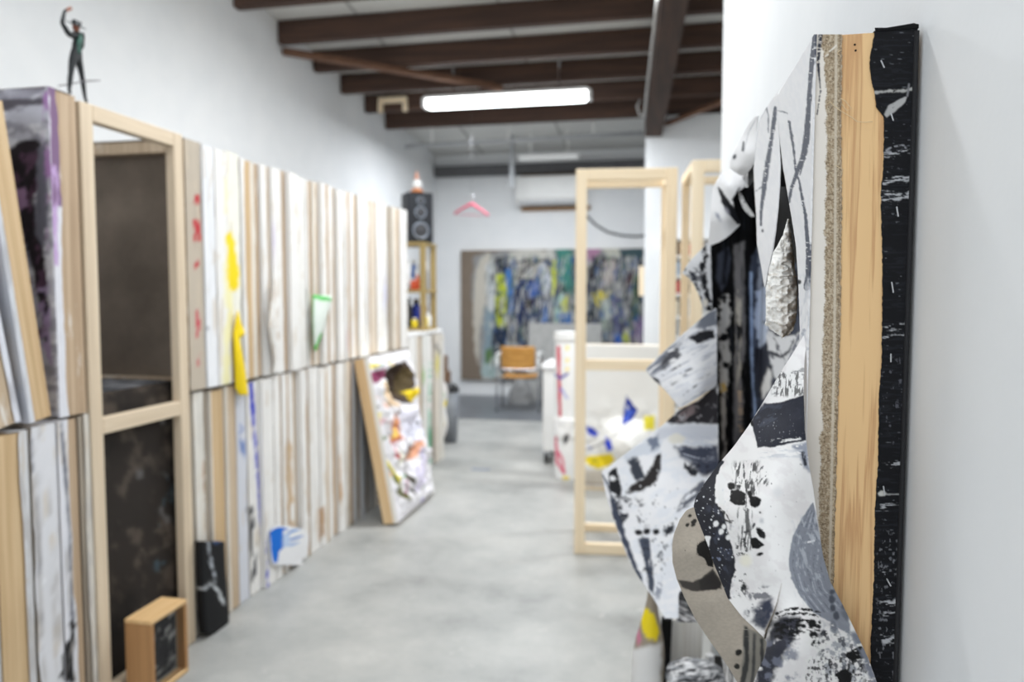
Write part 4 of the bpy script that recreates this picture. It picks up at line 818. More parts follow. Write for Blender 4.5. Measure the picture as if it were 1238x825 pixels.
# big front flap with its two tails
def pD(P):
    P.haze(.55, (14, 10), 30, (228, 224, 224), .1, .7)
    # black band near the top
    P.poly([(944, 452), (975, 444), (975, 477), (925, 480), (934, 466)], (236, 235, 234), 1, 6, 1); P.haze(.58, (2.2, 9), 4, (66, 64, 64), .04, .85, (934, 447, 975, 482), 5); P.haze(.6, (9, 2.2), -6, (120, 118, 120), .05, .7, (930, 440, 975, 482), 6)
    P.poly([(908, 509), (924, 488), (942, 487), (970, 478), (975, 478), (977, 532), (955, 537), (935, 541), (916, 541)], (42, 44, 54), 1.6, 6, .9, var=.22)
    P.haze(.62, (14, 5), -25, (70, 74, 88), .1, .7, (910, 484, 974, 520)); P.haze(.6, (16, 2.2), -10, (232, 231, 230), .04, .9, (932, 528, 970, 542), 4); P.dots(40, (916, 500, 972, 536), .2, .7, (150, 150, 156), 12)
    P.line([(903, 514), (907, 508), (910, 514)], 3, K_, 1, 3, .8); P.poly([(958, 540), (977, 534), (979, 570), (972, 566), (966, 552)], (150, 154, 166), 3, 7, 3, .3, (10, 4), 20); P.line([(971, 548), (974, 562)], 4, (50, 52, 60), 1.5, 4, 1.2, .3, (3, 3))
    P.haze(.57, (20, 2), -4, (196, 198, 204), .06, .7, (915, 540, 972, 556), 5)
    # black left edge with white splashes
    P.poly([(872, 556), (876, 558), (869, 570), (866, 585), (868, 600), (868, 612), (874, 620), (880, 640), (884, 660), (889, 678), (889, 690), (884, 708), (883, 724), (876, 728), (830, 640), (828, 606)], (40, 41, 48), 2, 5, .8, var=.2)
    P.poly([(866, 575), (871, 570), (878, 580), (874, 612), (866, 606), (864, 590)], (234, 233, 232), 1.5, 4, .8)
    P.haze(.6, (12, 8), 60, (72, 76, 92), .12, .7, (850, 610, 888, 720)); P.dots(130, (840, 585, 888, 722), .25, 1.1, (220, 222, 226), 5); P.dots(16, (850, 640, 884, 690), .8, 2.2, (120, 128, 150), 8)
    for x, y, a in ((865.5, 633.5, 3.2), (872, 643, 3.2), (875, 637, 2.6), (880.5, 650, 3), (867, 606, 2.6)): P.ell(x, y, a, a*1.15, (238, 238, 238), 20, .6, 3)
    P.poly([(850.5, 650), (854, 648), (859, 649), (857, 662), (854.5, 656)], (240, 240, 240), .8, 3, .7)
    P.line([(870, 614), (876, 620), (874, 628), (884, 632)], 1.4, (60, 58, 56), 1.5, 3, .8); P.line([(878, 622), (882, 630), (886, 630)], 1, (90, 88, 86), 1, 3, .8)
    # dragged dry streaks and prints
    P.haze(.56, (2.4, 9), 6, (40, 40, 42), .035, .9, (884, 555, 920, 602), 8); P.haze(.55, (1.6, 16), 3, (70, 70, 70), .035, .9, (888, 596, 912, 668), 6); P.haze(.58, (2.4, 6), 30, (40, 40, 44), .035, .85, (915, 556, 930, 590), 5)
    P.haze(.55, (3, 3), 0, (40, 40, 42), .04, .9, (888, 648, 906, 674), 4)
    P.ell(884.5, 588, 4.6, 4.6, (32, 32, 33), 0, 1.4, 3); P.poly([(884, 594), (892, 592), (901, 597), (901, 611), (892, 612), (882, 606)], (28, 28, 29), 2.4, 4, .8, .18, (3, 3)); P.ell(893, 586, 4, 3.2, (50, 50, 52), 0, 1.4, 3, .8, .4, (3, 3))
    P.ell(913, 607, 7.2, 6.6, (24, 24, 25), 15, 1.2, 4, .8, .1, (3, 3)); P.line([(906, 596), (909, 604)], 5, (26, 26, 27), 1, 3); P.ell(919, 620, 1.2, 1.2, K_, 0, .3)
    P.poly([(907, 651), (914, 650), (924, 659), (918, 664), (909, 663)], (26, 26, 27), 1, 4, .8, .16, (3, 3)); P.ell(920, 645, 4.4, 7.6, (40, 40, 42), -34, 1.2, 4, .8, .3, (3, 3)); P.ell(918, 643, 2.6, 5, (24, 24, 25), -34, 1, 3)
    P.ell(919, 670.5, 3.6, 2, (28, 28, 29), -15, 1, 3); P.line([(900, 644), (908, 641), (912, 634)], 2.6, (60, 60, 62), 1, 3, 1, .35, (3, 3)); P.ell(921, 630, 2.4, 3, (200, 200, 202), 0, .8, 3, 2)
    P.dots(26, (895, 560, 970, 700), .2, .8, (60, 60, 64), 15); P.ell(940, 595, 6, 6, (222, 221, 222), 0, 2, 5, 4); P.ell(902, 678, 7, 7, (240, 236, 222), 0, 2, 5, 4)
    # grey curved sweep
    P.poly([(983, 608), (990, 640), (1000, 690), (1022, 734), (1030, 770), (1004, 752), (984, 742), (968, 722), (956, 700), (953, 676), (958, 650), (968, 628)], (138, 142, 152), 1.6, 7, 1, var=.08)
    for k in range(9):
        o_ = k*4.2; P.line([(978+o_*.4, 618), (962+o_, 650), (958+o_, 684), (966+o_, 712), (988+o_, 740)], 1.1, (176, 180, 190) if k % 2 else (112, 116, 128), 1.2, 9, .8, .45, (3, 14))
    P.line([(977, 656), (984, 654)], 1.6, (236, 236, 238), .8); P.haze(.62, (4, 14), -18, (196, 200, 208), .05, .6, (956, 620, 1010, 740))
    for x, y, a, b in ((1006, 716, 3.2, 2.6), (1006, 725, 3.8, 5), (1007, 736, 3.2, 4.6), (1011, 745, 3.8, 5)): P.ell(x, y, a, b, (78, 82, 92), -10, 1, 4, 1.4)
    P.ell(1022, 735, 5, 3, (70, 74, 86), 20, 2, 4, 2, .3, (4, 4))
    # left tail: dark stain
    P.poly([(912, 738), (926, 726), (935, 722), (934, 746), (926, 764), (910, 752)], (60, 64, 80), 6, 9, 5, .28, (8, 8)); P.haze(.56, (7, 7), 0, (86, 88, 98), .08, .8, (896, 706, 936, 762)); P.ell(899, 710, 3, 4, (44, 44, 46), 0, 1.8, 3, 1.2); P.haze(.62, (3, 4), -30, (70, 70, 74), .04, .8, (884, 690, 906, 725), 5)
    # right tail: dark stamped marks
    P.poly([(934, 752), (950, 745), (968, 748), (962, 775), (944, 800), (930, 830), (912, 860), (914, 810), (926, 780)], (54, 55, 64), 5, 9, 4, .2, (9, 9)); P.haze(.55, (12, 10), 40, (118, 122, 138), .08, .8, (915, 770, 970, 830))
    for a0, a1, w_ in ((738, 742, 3.4), (743.5, 747, 3), (752, 755, 4), (759, 760, 4), (766, 765, 3)): P.line([(938, a0+4), (950, a0), (966, a0-2), (990, a1-2)], w_, (22, 22, 23), 2, 4, .8, .44, (4, 3), 0)
    P.haze(.52, (4, 3), 0, (20, 20, 21), .04, .95, (940, 746, 970, 776), 5)
    P.ell(982, 754, 5, 5, (22, 22, 23), 0, 1.4, 4); P.ell(984, 768, 5.6, 4.6, (22, 22, 23), 0, 1.4, 4); P.ell(986, 778, 5.4, 4, (26, 26, 27), 0, 1.4, 4); P.ell(996, 766, 4, 4, (40, 40, 44), 0, 1.4, 4, .8, .3, (3, 3))
    P.haze(.52, (10, 10), 0, (150, 154, 162), .08, .8, (990, 748, 1050, 900)); P.haze(.56, (5, 6), 0, (72, 74, 82), .05, .85, (985, 760, 1052, 900)); P.haze(.6, (3, 4), 0, (30, 30, 32), .04, .9, (970, 790, 1060, 900)); P.haze(.6, (4, 4), 0, (236, 235, 232), .05, .9, (968, 760, 1050, 900))
    P.poly([(1026, 788), (1040, 782), (1052, 786), (1053, 795), (1040, 798), (1030, 800), (1020, 792)], (20, 20, 21), 3, 4, .8, .22, (5, 3)); P.poly([(1010, 816), (1020, 808), (1030, 814), (1028, 828), (1014, 828)], (18, 18, 19), 3.5, 4, .8, .15, (4, 4)); P.ell(1022, 744, 4, 7, (110, 114, 124), -30, 1.5, 5, 2); P.ell(1008, 758, 4, 8, (120, 124, 134), -10, 1.5, 4, 1.5, .3, (3, 3))
    P.poly([(1035, 765), (1050, 790), (1062, 830), (1056, 830), (1040, 790), (1026, 762)], (126, 130, 142), 3, 7, 3, .3, (8, 6))
dD = [(975, 402, .865), (950, 441, .86), (920, 492, .875), (870, 565, .89), (842, 612, .885), (972, 480, .825), (985, 600, .80), (993, 680, .79), (940, 530, .81), (925, 600, .775), (890, 620, .80), (864, 684, .845), (897, 746, .815), (927, 773, .785), (940, 690, .765), (1010, 720, .80), (1035, 765, .81), (1060, 825, .815), (1000, 770, .775), (930, 775, .765), (915, 814, .78), (960, 830, .765), (1078, 900, .82)]
D1L = [(974, 402), (960, 425), (945, 448), (924, 484), (905, 515), (887, 540), (869, 561), (850, 587), (841, 602), (838.5, 612), (841, 622), (852, 650), (863, 682), (872, 704)]
D1R = [(976, 402), (972, 440), (971, 480), (973, 520), (978, 560), (984, 595), (990, 640), (995, 672), (1004, 704)]
dD2 = [(q[0], q[1], q[2]+.0002) for q in dD]
D2L = [(870, 699), (872, 704), (880, 724), (897, 746), (912, 760), (926, 774)]; D2R = [(945, 699), (945, 704), (940, 728), (934.5, 744), (926.5, 762), (927, 774)]
EL = [(944.6, 699), (945.2, 704), (941, 730), (937, 746), (929, 762), (927, 780), (923, 797), (915, 814), (908, 835), (902, 900)]; ER = [(1001.5, 699), (1004, 704), (1018, 730), (1035, 765), (1050, 797), (1060, 825), (1078, 900)]
SL = ([704, 728, 744, 762, 772, 778], [945, 940, 934.5, 926.5, 924, 920])
def front_d(PX, PY):      # one continuous cloth; the cut below py 704 lifts its left tail off the right one
    cut = np.interp(PY, *SL); return tps(dD, PX, PY)-.010*sm(704, 764, PY)*sm(778, 774, PY)*sm(.6, -.6, PX-cut)
def front_paint(P):
    pD(P); P.line([(945, 706), (940, 728), (934.5, 744), (926.5, 762), (924.5, 772)], [.5, .9, 1.4, 2.2, 1.4], (160, 148, 132), .2, 5, .5)
FLL = D1L+[(880, 724), (897, 746), (912, 760), (922, 770), (927, 776), (926, 784)]+EL[-4:]
flap('hanging_flap', [region(FLL, D1R+ER[2:], front_d, (238, 236, 235), front_paint, 58, .9, .12)], thick=.0012, label='large front flap with black prints and a grey sweep')
# ================================================================== second, lower stack beyond the long one
S2Z = 1.165
LST = [(493.5, 1, WH, 0, 'white'), (503, .5, CR, 1, 'half white'), (509.5, .95, (232, 232, 228), 0, 'green spotted white'), (517, .5, WH, 3, 'grey wooden'), (525, .9, CR, 0, 'cream coloured'), (530.5, .95, (226, 222, 214), 1, 'farthest white'), (535.5, 0, 0, 0, '')]
EDGE_MARKS += [lambda P: P.line([(520, 440), (519, 500), (520, 560)], 3, (120, 190, 160), 2, 8, 1.5, .5, (4, 10)), lambda P: P.ell(511, 455, 2, 9, (150, 200, 110), 0, 1, 4, 1.5), lambda P: P.ell(520, 528, 2.4, 12, (70, 160, 120), 0, 1, 4, 1.5),
               lambda P: P.ell(529, 440, 2.5, 14, (226, 214, 120), 0, 1, 4, 1.5), lambda P: P.ell(531, 425, 1.4, 5, (80, 80, 90), 0, 1, 4, 1.5), lambda P: P.ell(527, 420, 1.6, 4, (100, 100, 110), 0, 1, 4, 1.5)]
for i, (p0, c, base, k, nm) in enumerate(LST[:-1]):
    ya, yb = y_at(p0, X_ST, .8), y_at(LST[i+1][0], X_ST, .8)
    stacked(ya, yb, .002, S2Z-.002*i, X_ST+.002*((i*7) % 3), c, base, nm+' edged canvas in the short low stack under the wooden shelf', 400+i, 0, M_edge[k], .9)
EDGE_MARKS.clear()
ys0, ys1 = y_at(493.5, X_ST, .8), y_at(535.5, X_ST, .8)
setp(MB().box((X_ST-.9, ys0+.01, S2Z+.003), (X_ST-.004, ys1, S2Z+.03), ch=.004).build('board', plain('white_board', (236, 236, 236), .6)), 'white board lying on top of the short low canvas stack', 'board')
SZ = S2Z+.031
# ---- open wooden shelf with jars
c = ony(511, 350, 6.12); sx1 = float(c[0])+.02; sx0 = sx1-.62; sy0 = 6.12
sy1 = y_at(527.5, sx1, 1.6); sz1 = float(onx(511, 292, sx1)[2])
M_sh = wood('shelf_wood', (150, 128, 78), (178, 154, 100), 'z'); M_shx = wood('shelf_wood_x', (150, 128, 78), (178, 154, 100), 'x')
t = thing('wooden_shelf', 'open two tier wooden shelf full of jars standing on the low canvas stack', 'shelf', ((sx0+sx1)/2, (sy0+sy1)/2, SZ))
for x in (sx0, sx1-.045):
    for y in (sy0, sy1-.045): MB().box((x, y, SZ+.001), (x+.045, y+.045, sz1-.026), ch=.003).build('post', M_sh, t)
zm = float(onx(511, 354, sx1)[2])
for z, nm in ((SZ+.002, 'bottom_board'), (zm, 'middle_board'), (sz1-.025, 'top_board')): MB().box((sx0-.005, sy0-.005, z), (sx1+.005, sy1+.005, z+.024), ch=.002).build(nm, M_shx, t)
def jar(x, y, z, r, h, body, cap, lab, grp=None, nm='jar'):
    t = thing(nm, lab, nm.replace('_', ' '), (x, y, z), 0, grp)
    MB().lathe([(r*.92, 0), (r, r*.15), (r, h*.72), (r*.55, h*.82), (r*.55, h*.86)], (x, y, z), 20).build('body', body, t)
    MB().lathe([(r*.62, h*.861), (r*.62, h*.99), (r*.5, h)], (x, y, z), 20).build('cap', cap, t)
pl = {k: plain('jar_'+k, c, .4, 0, .05, 20) for k, c in dict(white=(232, 234, 236), blue=(30, 100, 190), orange=(214, 92, 56), yellow=(240, 214, 40), dark=(46, 44, 44), royal=(30, 56, 170), green=(90, 130, 80), brown=(130, 84, 58), red=(190, 50, 48), grey=(150, 152, 156)).items()}
zu, zl = zm+.025, SZ+.027
ypf = sy0+.085
def at_px(px, y): return float(ony(px, 330, y)[0])
jar(at_px(493, ypf), ypf, zu, .03, .28, pl['white'], pl['white'], 'tall white bottle at the left of the shelf top tier', nm='bottle')
jar(at_px(501, ypf+.10), ypf+.10, zu, .034, .27, pl['blue'], pl['white'], 'blue bottle with a white cap in the shelf top tier', nm='bottle')
jar(at_px(503.5, ypf+.005), ypf+.005, zu, .015, .24, pl['white'], pl['white'], 'slim white bottle beside the front shelf post', nm='bottle')
jar(at_px(499, sy0+.03), sy0+.032, zu, .022, .10, pl['orange'], pl['white'], 'small orange jar with a white lid in the shelf top tier')
jar(sx1-.075, sy0+.03, zu, .02, .13, pl['orange'], pl['orange'], 'orange red pot beside the front shelf post')
jar(sx1-.05, sy0+.15, zu, .034, .22, pl['grey'], pl['white'], 'grey bottle with white cap seen through the shelf side', nm='bottle')
jar(sx1-.09, sy0+.245, zu, .04, .34, pl['white'], pl['white'], 'large white bottle seen through the open shelf side', nm='bottle')
jar(sx1-.15, sy0+.20, zl, .04, .24, pl['royal'], pl['dark'], 'deep blue bottle in the shelf bottom tier', nm='bottle')
jar(at_px(493, ypf+.03), ypf+.03, zl, .035, .26, pl['dark'], pl['dark'], 'dark bottle in the shadowy bottom tier of the shelf', nm='bottle')
jar(at_px(503, ypf+.20), ypf+.20, zl, .04, .25, pl['dark'], pl['brown'], 'dark bottle with a brown cap in the shelf bottom tier', nm='bottle')
jar(at_px(501, sy0+.035), sy0+.034, zl, .03, .085, pl['yellow'], pl['white'], 'low yellow jar with white lid at the front of the bottom tier')
jar(sx1-.042, sy0+.10, zl, .034, .12, pl['yellow'], pl['yellow'], 'bright yellow tin at the right of the bottom tier')
jar(sx1-.042, sy0+.19, zl, .036, .13, pl['white'], pl['white'], 'small white jar at the far right of the bottom tier')
jar(sx1-.095, sy0+.265, zl, .03, .25, pl['brown'], pl['red'], 'tall brown bottle with a red cap in the bottom tier', nm='bottle')
# ---- loudspeaker
c = ony(493, 290, 6.13); h = float(ony(500, 233, 6.2)[2])-sz1
t = thing('loudspeaker', 'black three way loudspeaker standing on top of the wooden shelf', 'speaker', (float(c[0]), 6.13, sz1+.001), .62); ORG[t.name] = (0, 0, 0)
W_s, D_s = .235, .20
MB().box((0, .012, 0), (W_s, D_s, h), ch=.006).build('cabinet', plain('speaker_vinyl', (30, 34, 42), .5), t, world=False)
MB().box((.006, 0, .006), (W_s-.006, .0115, h-.006), ch=.003).build('front_panel', plain('speaker_front', (22, 26, 34), .45), t, world=False)
RX = Matrix.Rotation(PI/2, 3, 'X')
for zc_, rr_ in ((h*.24, .075), (h*.60, .052), (h*.83, .036)):
    o = MB().lathe([(rr_, 0), (rr_, .006), (rr_*.84, .010), (rr_*.80, .004)], (W_s/2, -.0005, zc_), 32, R=RX).build('driver_ring', plain('ring', (150, 158, 170), .35, .6) if 'ring' not in bpy.data.materials else bpy.data.materials['ring'], t, world=False)
    cone = MB().lathe([(rr_*.80, .005), (rr_*.70, .009), (rr_*.34, .0045), (rr_*.26, .009), (rr_*.12, .012)], (W_s/2, -.0005, zc_), 32, R=RX).build('driver_cone', plain('cone', (62, 62, 66), .6) if 'cone' not in bpy.data.materials else bpy.data.materials['cone'], o, world=False)
# ornament on the speaker
o = ony(504, 231, 6.22); z0 = sz1+h+.003
t = thing('ornament', 'small white and orange ornament standing on the black loudspeaker', 'ornament', (float(o[0]), 6.22, z0))
MB().lathe([(.055, 0), (.058, .012), (.03, .03)], (float(o[0]), 6.22, z0), 20).build('base', plain('ornament_orange', (216, 140, 92), .6), t)
MB().lathe([(.03, .031), (.042, .05), (.043, .075), (.03, .10), (.018, .112)], (float(o[0]), 6.22, z0), 20).build('body', M_white, t)
MB().lathe([(.018, .113), (.024, .125), (.017, .145), (.004, .185)], (float(o[0]), 6.22, z0), 16).build('top', plain('ornament_pink', (206, 150, 128), .6), t)

# ================================================================== leaning relief painting
TH = .10; y0 = float(onz(472, 636, 0)[1]); y1 = float(onz(523, 598, 0)[1])
topn = onx(425, 441, X_ST+.02); Hs = float(topn[2]); xbk = float(onz(462, 637, 0)[0]); ang = math.atan2(xbk-(X_ST+.018), Hs); xb = xbk+TH*math.cos(ang); Ln = Hs/math.cos(ang)+.02
t = thing('relief_painting', 'colourful torn relief painting leaning on the long canvas stack', 'painting', (xb, y0, 0), 0)
t.rotation_euler = (0, -ang, 0); ORG[t.name] = (0, 0, 0); Wd = y1-y0
t.location = (xb, y0, .004+TH*math.sin(ang))
M_lw = wood('lean_wood', (206, 170, 124), (232, 202, 158), 'z', smear=.25)
q = MB()
for a, b in (((0, 0), (.045, Ln)), ((Wd-.045, 0), (Wd, Ln)), ((.0455, 0), (Wd-.0455, .045)), ((.0455, Ln-.045), (Wd-.0455, Ln))): q.box((-TH, a[0], a[1]), (-.006, b[0], b[1]), ch=.002)
q.build('stretcher', M_lw, t, world=False)
Rm = np.array(Matrix.Rotation(-ang, 3, 'Y')); loc = np.array(t.location)
nz, ny = 190, 130
Z, Y = np.meshgrid(np.linspace(Ln, 0, nz), np.linspace(0, Wd, ny), indexing='ij')
v_ = 1-Z/Ln; u_ = Y/Wd
base = np.stack([np.zeros_like(Y), Y, Z], -1)@Rm.T+loc; px, py = proj(base)
edge_m = sm(0, .10, u_)*sm(1, .90, u_)*sm(0, .07, v_)*sm(1, .95, v_)
hole = np.maximum(sm(1, .4, np.hypot((px-478)/15, (py-463)/26)), .8*sm(1, .3, np.hypot((px-490)/7, (py-560)/30)))
X = edge_m*(.12*(np.abs(fbm(Y*4.5, Z*4.5, 5)-.5)*2)+.05*(fbm(Y*10, Z*8, 8)-.3)-.09*hole)
base[..., :] = np.stack([X, Y, Z], -1)
P = Paint(px, py, (234, 232, 236), 8, .05, 14)
cols = [(246, 226, 60), (196, 60, 76), (90, 110, 60), (120, 190, 140), (70, 60, 60), (170, 160, 214), (230, 150, 90), (246, 244, 246), (150, 60, 100), (214, 206, 150)]
r_ = random.Random(11)
for k in range(60):
    x = r_.uniform(444, 512); y = r_.uniform(440, 610); P.ell(x, y, r_.uniform(1.2, 3.2), r_.uniform(2, 9), r_.choice(cols), r_.uniform(-35, 35), 2.4, 4, 1, .3, (4, 5), 0, r_.uniform(.35, .8))
P.poly([(460, 452), (472, 442), (488, 438), (494, 452), (492, 480), (486, 492), (478, 486), (474, 464), (466, 460)], (58, 44, 36), 3, 6, 1.5); P.poly([(486, 444), (492, 450), (491, 478), (486, 488), (484, 470)], (84, 70, 42), 2, 5, 1.5)  # dark of the upper hole: its shade is painted into the cloth colour
P.poly([(446, 452), (460, 446), (464, 456), (452, 464)], (140, 60, 96), 2, 5, 1.5); P.poly([(456, 462), (472, 462), (476, 492), (460, 494)], (216, 190, 158), 3, 6, 2); P.poly([(489, 474), (500, 466), (505, 474), (494, 488), (487, 492)], (246, 216, 40), 2, 5, 1.2)
P.poly([(452, 502), (458, 500), (460, 540), (452, 545)], (244, 226, 70), 2, 5, 1.5); P.poly([(464, 508), (478, 500), (482, 530), (470, 538)], (216, 120, 90), 3, 5, 2); P.poly([(468, 512), (476, 506), (477, 528), (470, 532)], (246, 206, 110), 2, 4, 1.5)
P.poly([(480, 500), (500, 490), (510, 520), (504, 535), (486, 528)], (228, 228, 242), 3, 6, 2); P.poly([(488, 545), (496, 540), (492, 570), (500, 600), (494, 594), (487, 570)], (60, 54, 40), 2, 5, 1.2); P.poly([(494, 538), (506, 532), (502, 550), (494, 556)], (232, 172, 140), 2, 5, 1.5)  # the dark shape paints the lower hole's shade into the colour
P.line([(462, 552), (474, 570), (480, 596), (492, 606)], 3.6, (110, 110, 50), 1.6, 5, 1); P.line([(464, 552), (476, 572), (482, 594)], 1.6, (240, 226, 70), .8, 5, 1); P.poly([(494, 566), (508, 556), (514, 580), (502, 596)], (226, 220, 240), 3, 6, 2)
P.poly([(440, 440), (444, 440), (449, 468), (446, 470)], (246, 226, 70), 1, 5, 1.5); P.dots(40, (444, 436, 520, 620), .5, 1.4, (90, 90, 80), 4)
wb = MB().box((-TH+.004, .046, .046), (-TH+.008, Wd-.046, Ln-.046)).build('back_cloth', M_blk, t, world=False)
ft = grids('cloth', [(base, P.c)], [M_canvas, M_canvas], None, 0, label='torn crumpled painted cloth'); ft.parent = t
# turned edge of the cloth along the near side and top
for (nm, Vv) in (('cloth_edge', np.stack(np.broadcast_arrays(np.linspace(-.028, .002, 5)[None, :], -.002, np.linspace(0, Ln, 40)[:, None]), -1)), ('cloth_edge', np.stack(np.broadcast_arrays(np.linspace(-TH, .002, 6)[None, :], np.linspace(0, Wd, 20)[:, None], Ln+.002), -1))):
    o = grids(nm, [(Vv, np.ones(Vv.shape)*lin((238, 234, 226)))], [M_canvas, M_canvas], None, .0); o.parent = t

# ---- bulging small painting at the end of the low stack
c = ony(535, 488, 7.0)
t = thing('relief_painting', 'small bulging painting of green and yellow lumps at the end of the low stack', 'painting', (X_ST+.05, 6.58, .2))
Zq, Aq = np.meshgrid(np.linspace(0, 1, 60), np.linspace(0, 2*PI, 48), indexing='ij')
rad = np.sin(PI*np.clip(Zq, .01, .99))**.7*(.75+.7*fbm(Aq*1.1+3*np.abs(np.sin(Aq/2)), Zq*7, 4))
yq = ys1+.075; xq = float(ony(534.5, 490, yq)[0])
pz0, pz1 = float(ony(535, 530, yq)[2]), float(ony(535, 458, yq)[2])
zz_ = pz0+(pz1-pz0)*(1-Zq)
V = np.stack([xq+.045*rad*np.cos(Aq)+.018*np.sin(Zq*9), yq+.05*rad*np.sin(Aq)+0*Zq, zz_], -1); px, py = proj(V); P = Paint(px, py, (232, 228, 226), 3, .08, 6)
for cc, q in (((110, 170, 90), (527, 478, 537, 500)), ((246, 222, 50), (530, 486, 542, 506)), ((150, 120, 160), (526, 455, 538, 470)), ((240, 238, 236), (534, 494, 546, 512)), ((190, 170, 90), (526, 510, 538, 524))): P.poly([(q[0], q[1]), (q[2], q[1]-2), (q[2]-2, q[3]), (q[0]+2, q[3]+2)], cc, 4, 5, 1.5)
grids('painted_cloth', [(V, P.c)], M_canvas, t)
MB().box((xq-.20, ys1+.01, .002), (xq-.03, ys1+.05, pz1-.02), ch=.003).build('stretcher', M_edge[0], t)
# ---- bin
c = onz(544, 537, 0)
t = thing('waste_bin', 'tall grey bin with a black rim on the floor beside the low stack', 'bin', (float(c[0])-.02, float(c[1])+.1, 0))
bx, by = float(c[0])-.045, float(c[1])+.11; hb = float(ony(544, 470, by)[2])
MB().lathe([(.085, .003), (.105, hb-.03), (.098, hb-.03), (.08, .02)], (bx, by, 0), 28).build('body', plain('bin_grey', (128, 132, 138), .5), t)
MB().lathe([(.109, hb-.028), (.109, hb+.012), (.094, hb+.012), (.094, hb-.028)], (bx, by, 0), 28).build('rim', M_black, t)
MB().lathe([(.09, hb-.025), (.098, hb+.03), (.06, hb+.055), (.02, hb+.05)], (bx-.01, by+.0, 0), 20).build('liner', plain('bin_bag', (22, 22, 24), .35), t, label='black bag in the bin')
# ---- brown boxes on a plinth behind the bin
M_box = plain('brown_box', (128, 98, 76), .8)
xx, yy = float(ony(537, 450, 8.9)[0]), 8.9; z1 = float(ony(537, 430, 8.9)[2]); z2 = float(ony(537, 449, 8.9)[2])
def carton(nm, lab, lo, hi):
    t = thing(nm, lab, 'box', ((lo[0]+hi[0])/2, (lo[1]+hi[1])/2, lo[2])); MB().box(lo, hi, ch=.004).build('carton', M_box, t)
    MB().box((lo[0]+.002, (lo[1]+hi[1])/2-.02, hi[2]+.0002), (hi[0]-.002, (lo[1]+hi[1])/2+.02, hi[2]+.0012)).build('tape', plain('tape', (160, 130, 100), .4), t)
carton('cardboard_box', 'tall brown box on the floor behind the grey bin', (xx-.17, yy-.1, .002), (xx+.06, yy+.1, z2)); carton('cardboard_box', 'small brown box on top of the tall brown box behind the grey bin', (xx-.11, yy-.08, z2+.002), (xx+.03, yy+.07, z1))

# ================================================================== far wall: large painting, grey panel, chair, hanger
p, e = ony(557, 303, 10.70), ony(557, 459, 10.70); x0, zt_, zb_ = float(p[0]), float(p[2]), float(e[2]); x1 = float(ony(800, 300, 10.7)[0])
t = thing('large_painting', 'wide colourful painting with bare brown linen border on the far wall', 'painting', ((x0+x1)/2, 10.72, zb_))
q = MB()
for a, b in (((x0, zb_), (x1, zb_+.05)), ((x0, zt_-.05), (x1, zt_)), ((x0, zb_+.051), (x0+.05, zt_-.051)), ((x1-.05, zb_+.051), (x1, zt_-.051))): q.box((a[0]+.003, 10.703, a[1]+.003), (b[0]-.003, 10.757, b[1]-.003))
q.build('stretcher', M_edge[0], t)
Z, X = np.meshgrid(np.linspace(zt_, zb_, 210), np.linspace(x0, x1, 300), indexing='ij'); V = np.stack([X, np.full_like(X, 10.70), Z], -1); px, py = proj(V)
P = Paint(px, py, (134, 120, 106), 4, .08, 10)
dr = dict(warp=3, ws=7, soft=1.6)
P.poly([(572, 312), (600, 302), (640, 302), (690, 300), (800, 300), (800, 470), (740, 470), (600, 452), (582, 450), (576, 400), (570, 360)], (150, 150, 150), 5, 8, 3)
P.haze(.5, (5, 26), 3, (70, 80, 92), .1, .9, (585, 305, 800, 470)); P.haze(.58, (4, 18), -3, (206, 206, 200), .06, .9, (578, 305, 700, 470)); P.haze(.6, (5, 20), 4, (40, 44, 60), .06, .9, (590, 310, 800, 470))
P.poly([(579, 316), (590, 306), (594, 312), (588, 330), (586, 360), (580, 400), (578, 440), (572, 410), (573, 350)], (206, 200, 188), 3, 8, 2)
P.poly([(588, 322), (594, 312), (598, 326), (598, 368), (594, 400), (590, 372)], (210, 214, 214), 2, 6, 1.5); P.poly([(586, 370), (596, 380), (598, 420), (590, 452), (584, 440)], (140, 160, 170), 3, 6, 2)
P.poly([(584, 438), (600, 430), (604, 455), (582, 458)], (176, 196, 196), 3, 6, 2); P.poly([(588, 424), (596, 420), (594, 440), (586, 440)], (96, 130, 80), 2, 5, 2)
P.poly([(596, 314), (612, 308), (616, 322), (612, 332), (600, 330)], (24, 28, 48), 3, 6, 1.5); P.poly([(599, 332), (608, 330), (614, 352), (612, 392), (600, 398), (597, 376), (602, 350)], (196, 206, 30), 2.5, 6, 1.5); P.haze(.62, (3, 6), 10, (60, 84, 40), .05, .9, (598, 335, 614, 400), 4)
P.poly([(612, 326), (619, 324), (621, 350), (618, 385), (613, 360)], (70, 126, 196), 2, 6, 1.5); P.poly([(598, 396), (612, 398), (614, 420), (606, 436), (597, 424)], (30, 44, 66), 3, 6, 1.5)
P.poly([(616, 306), (640, 300), (650, 302), (668, 306), (660, 314), (640, 316), (622, 318)], (206, 204, 196), 3, 6, 2); P.poly([(622, 318), (636, 316), (662, 316), (664, 334), (640, 340), (624, 340)], (190, 186, 178), 3, 6, 2)
P.line([(632, 330), (642, 320), (652, 316)], 3, (44, 44, 50), 1, 5, 1); P.line([(622, 318), (640, 314), (666, 316)], 2.4, (60, 56, 56), 1, 5, 1); P.line([(628, 338), (642, 339), (656, 334)], 3, (44, 46, 60), 1, 5, 1)
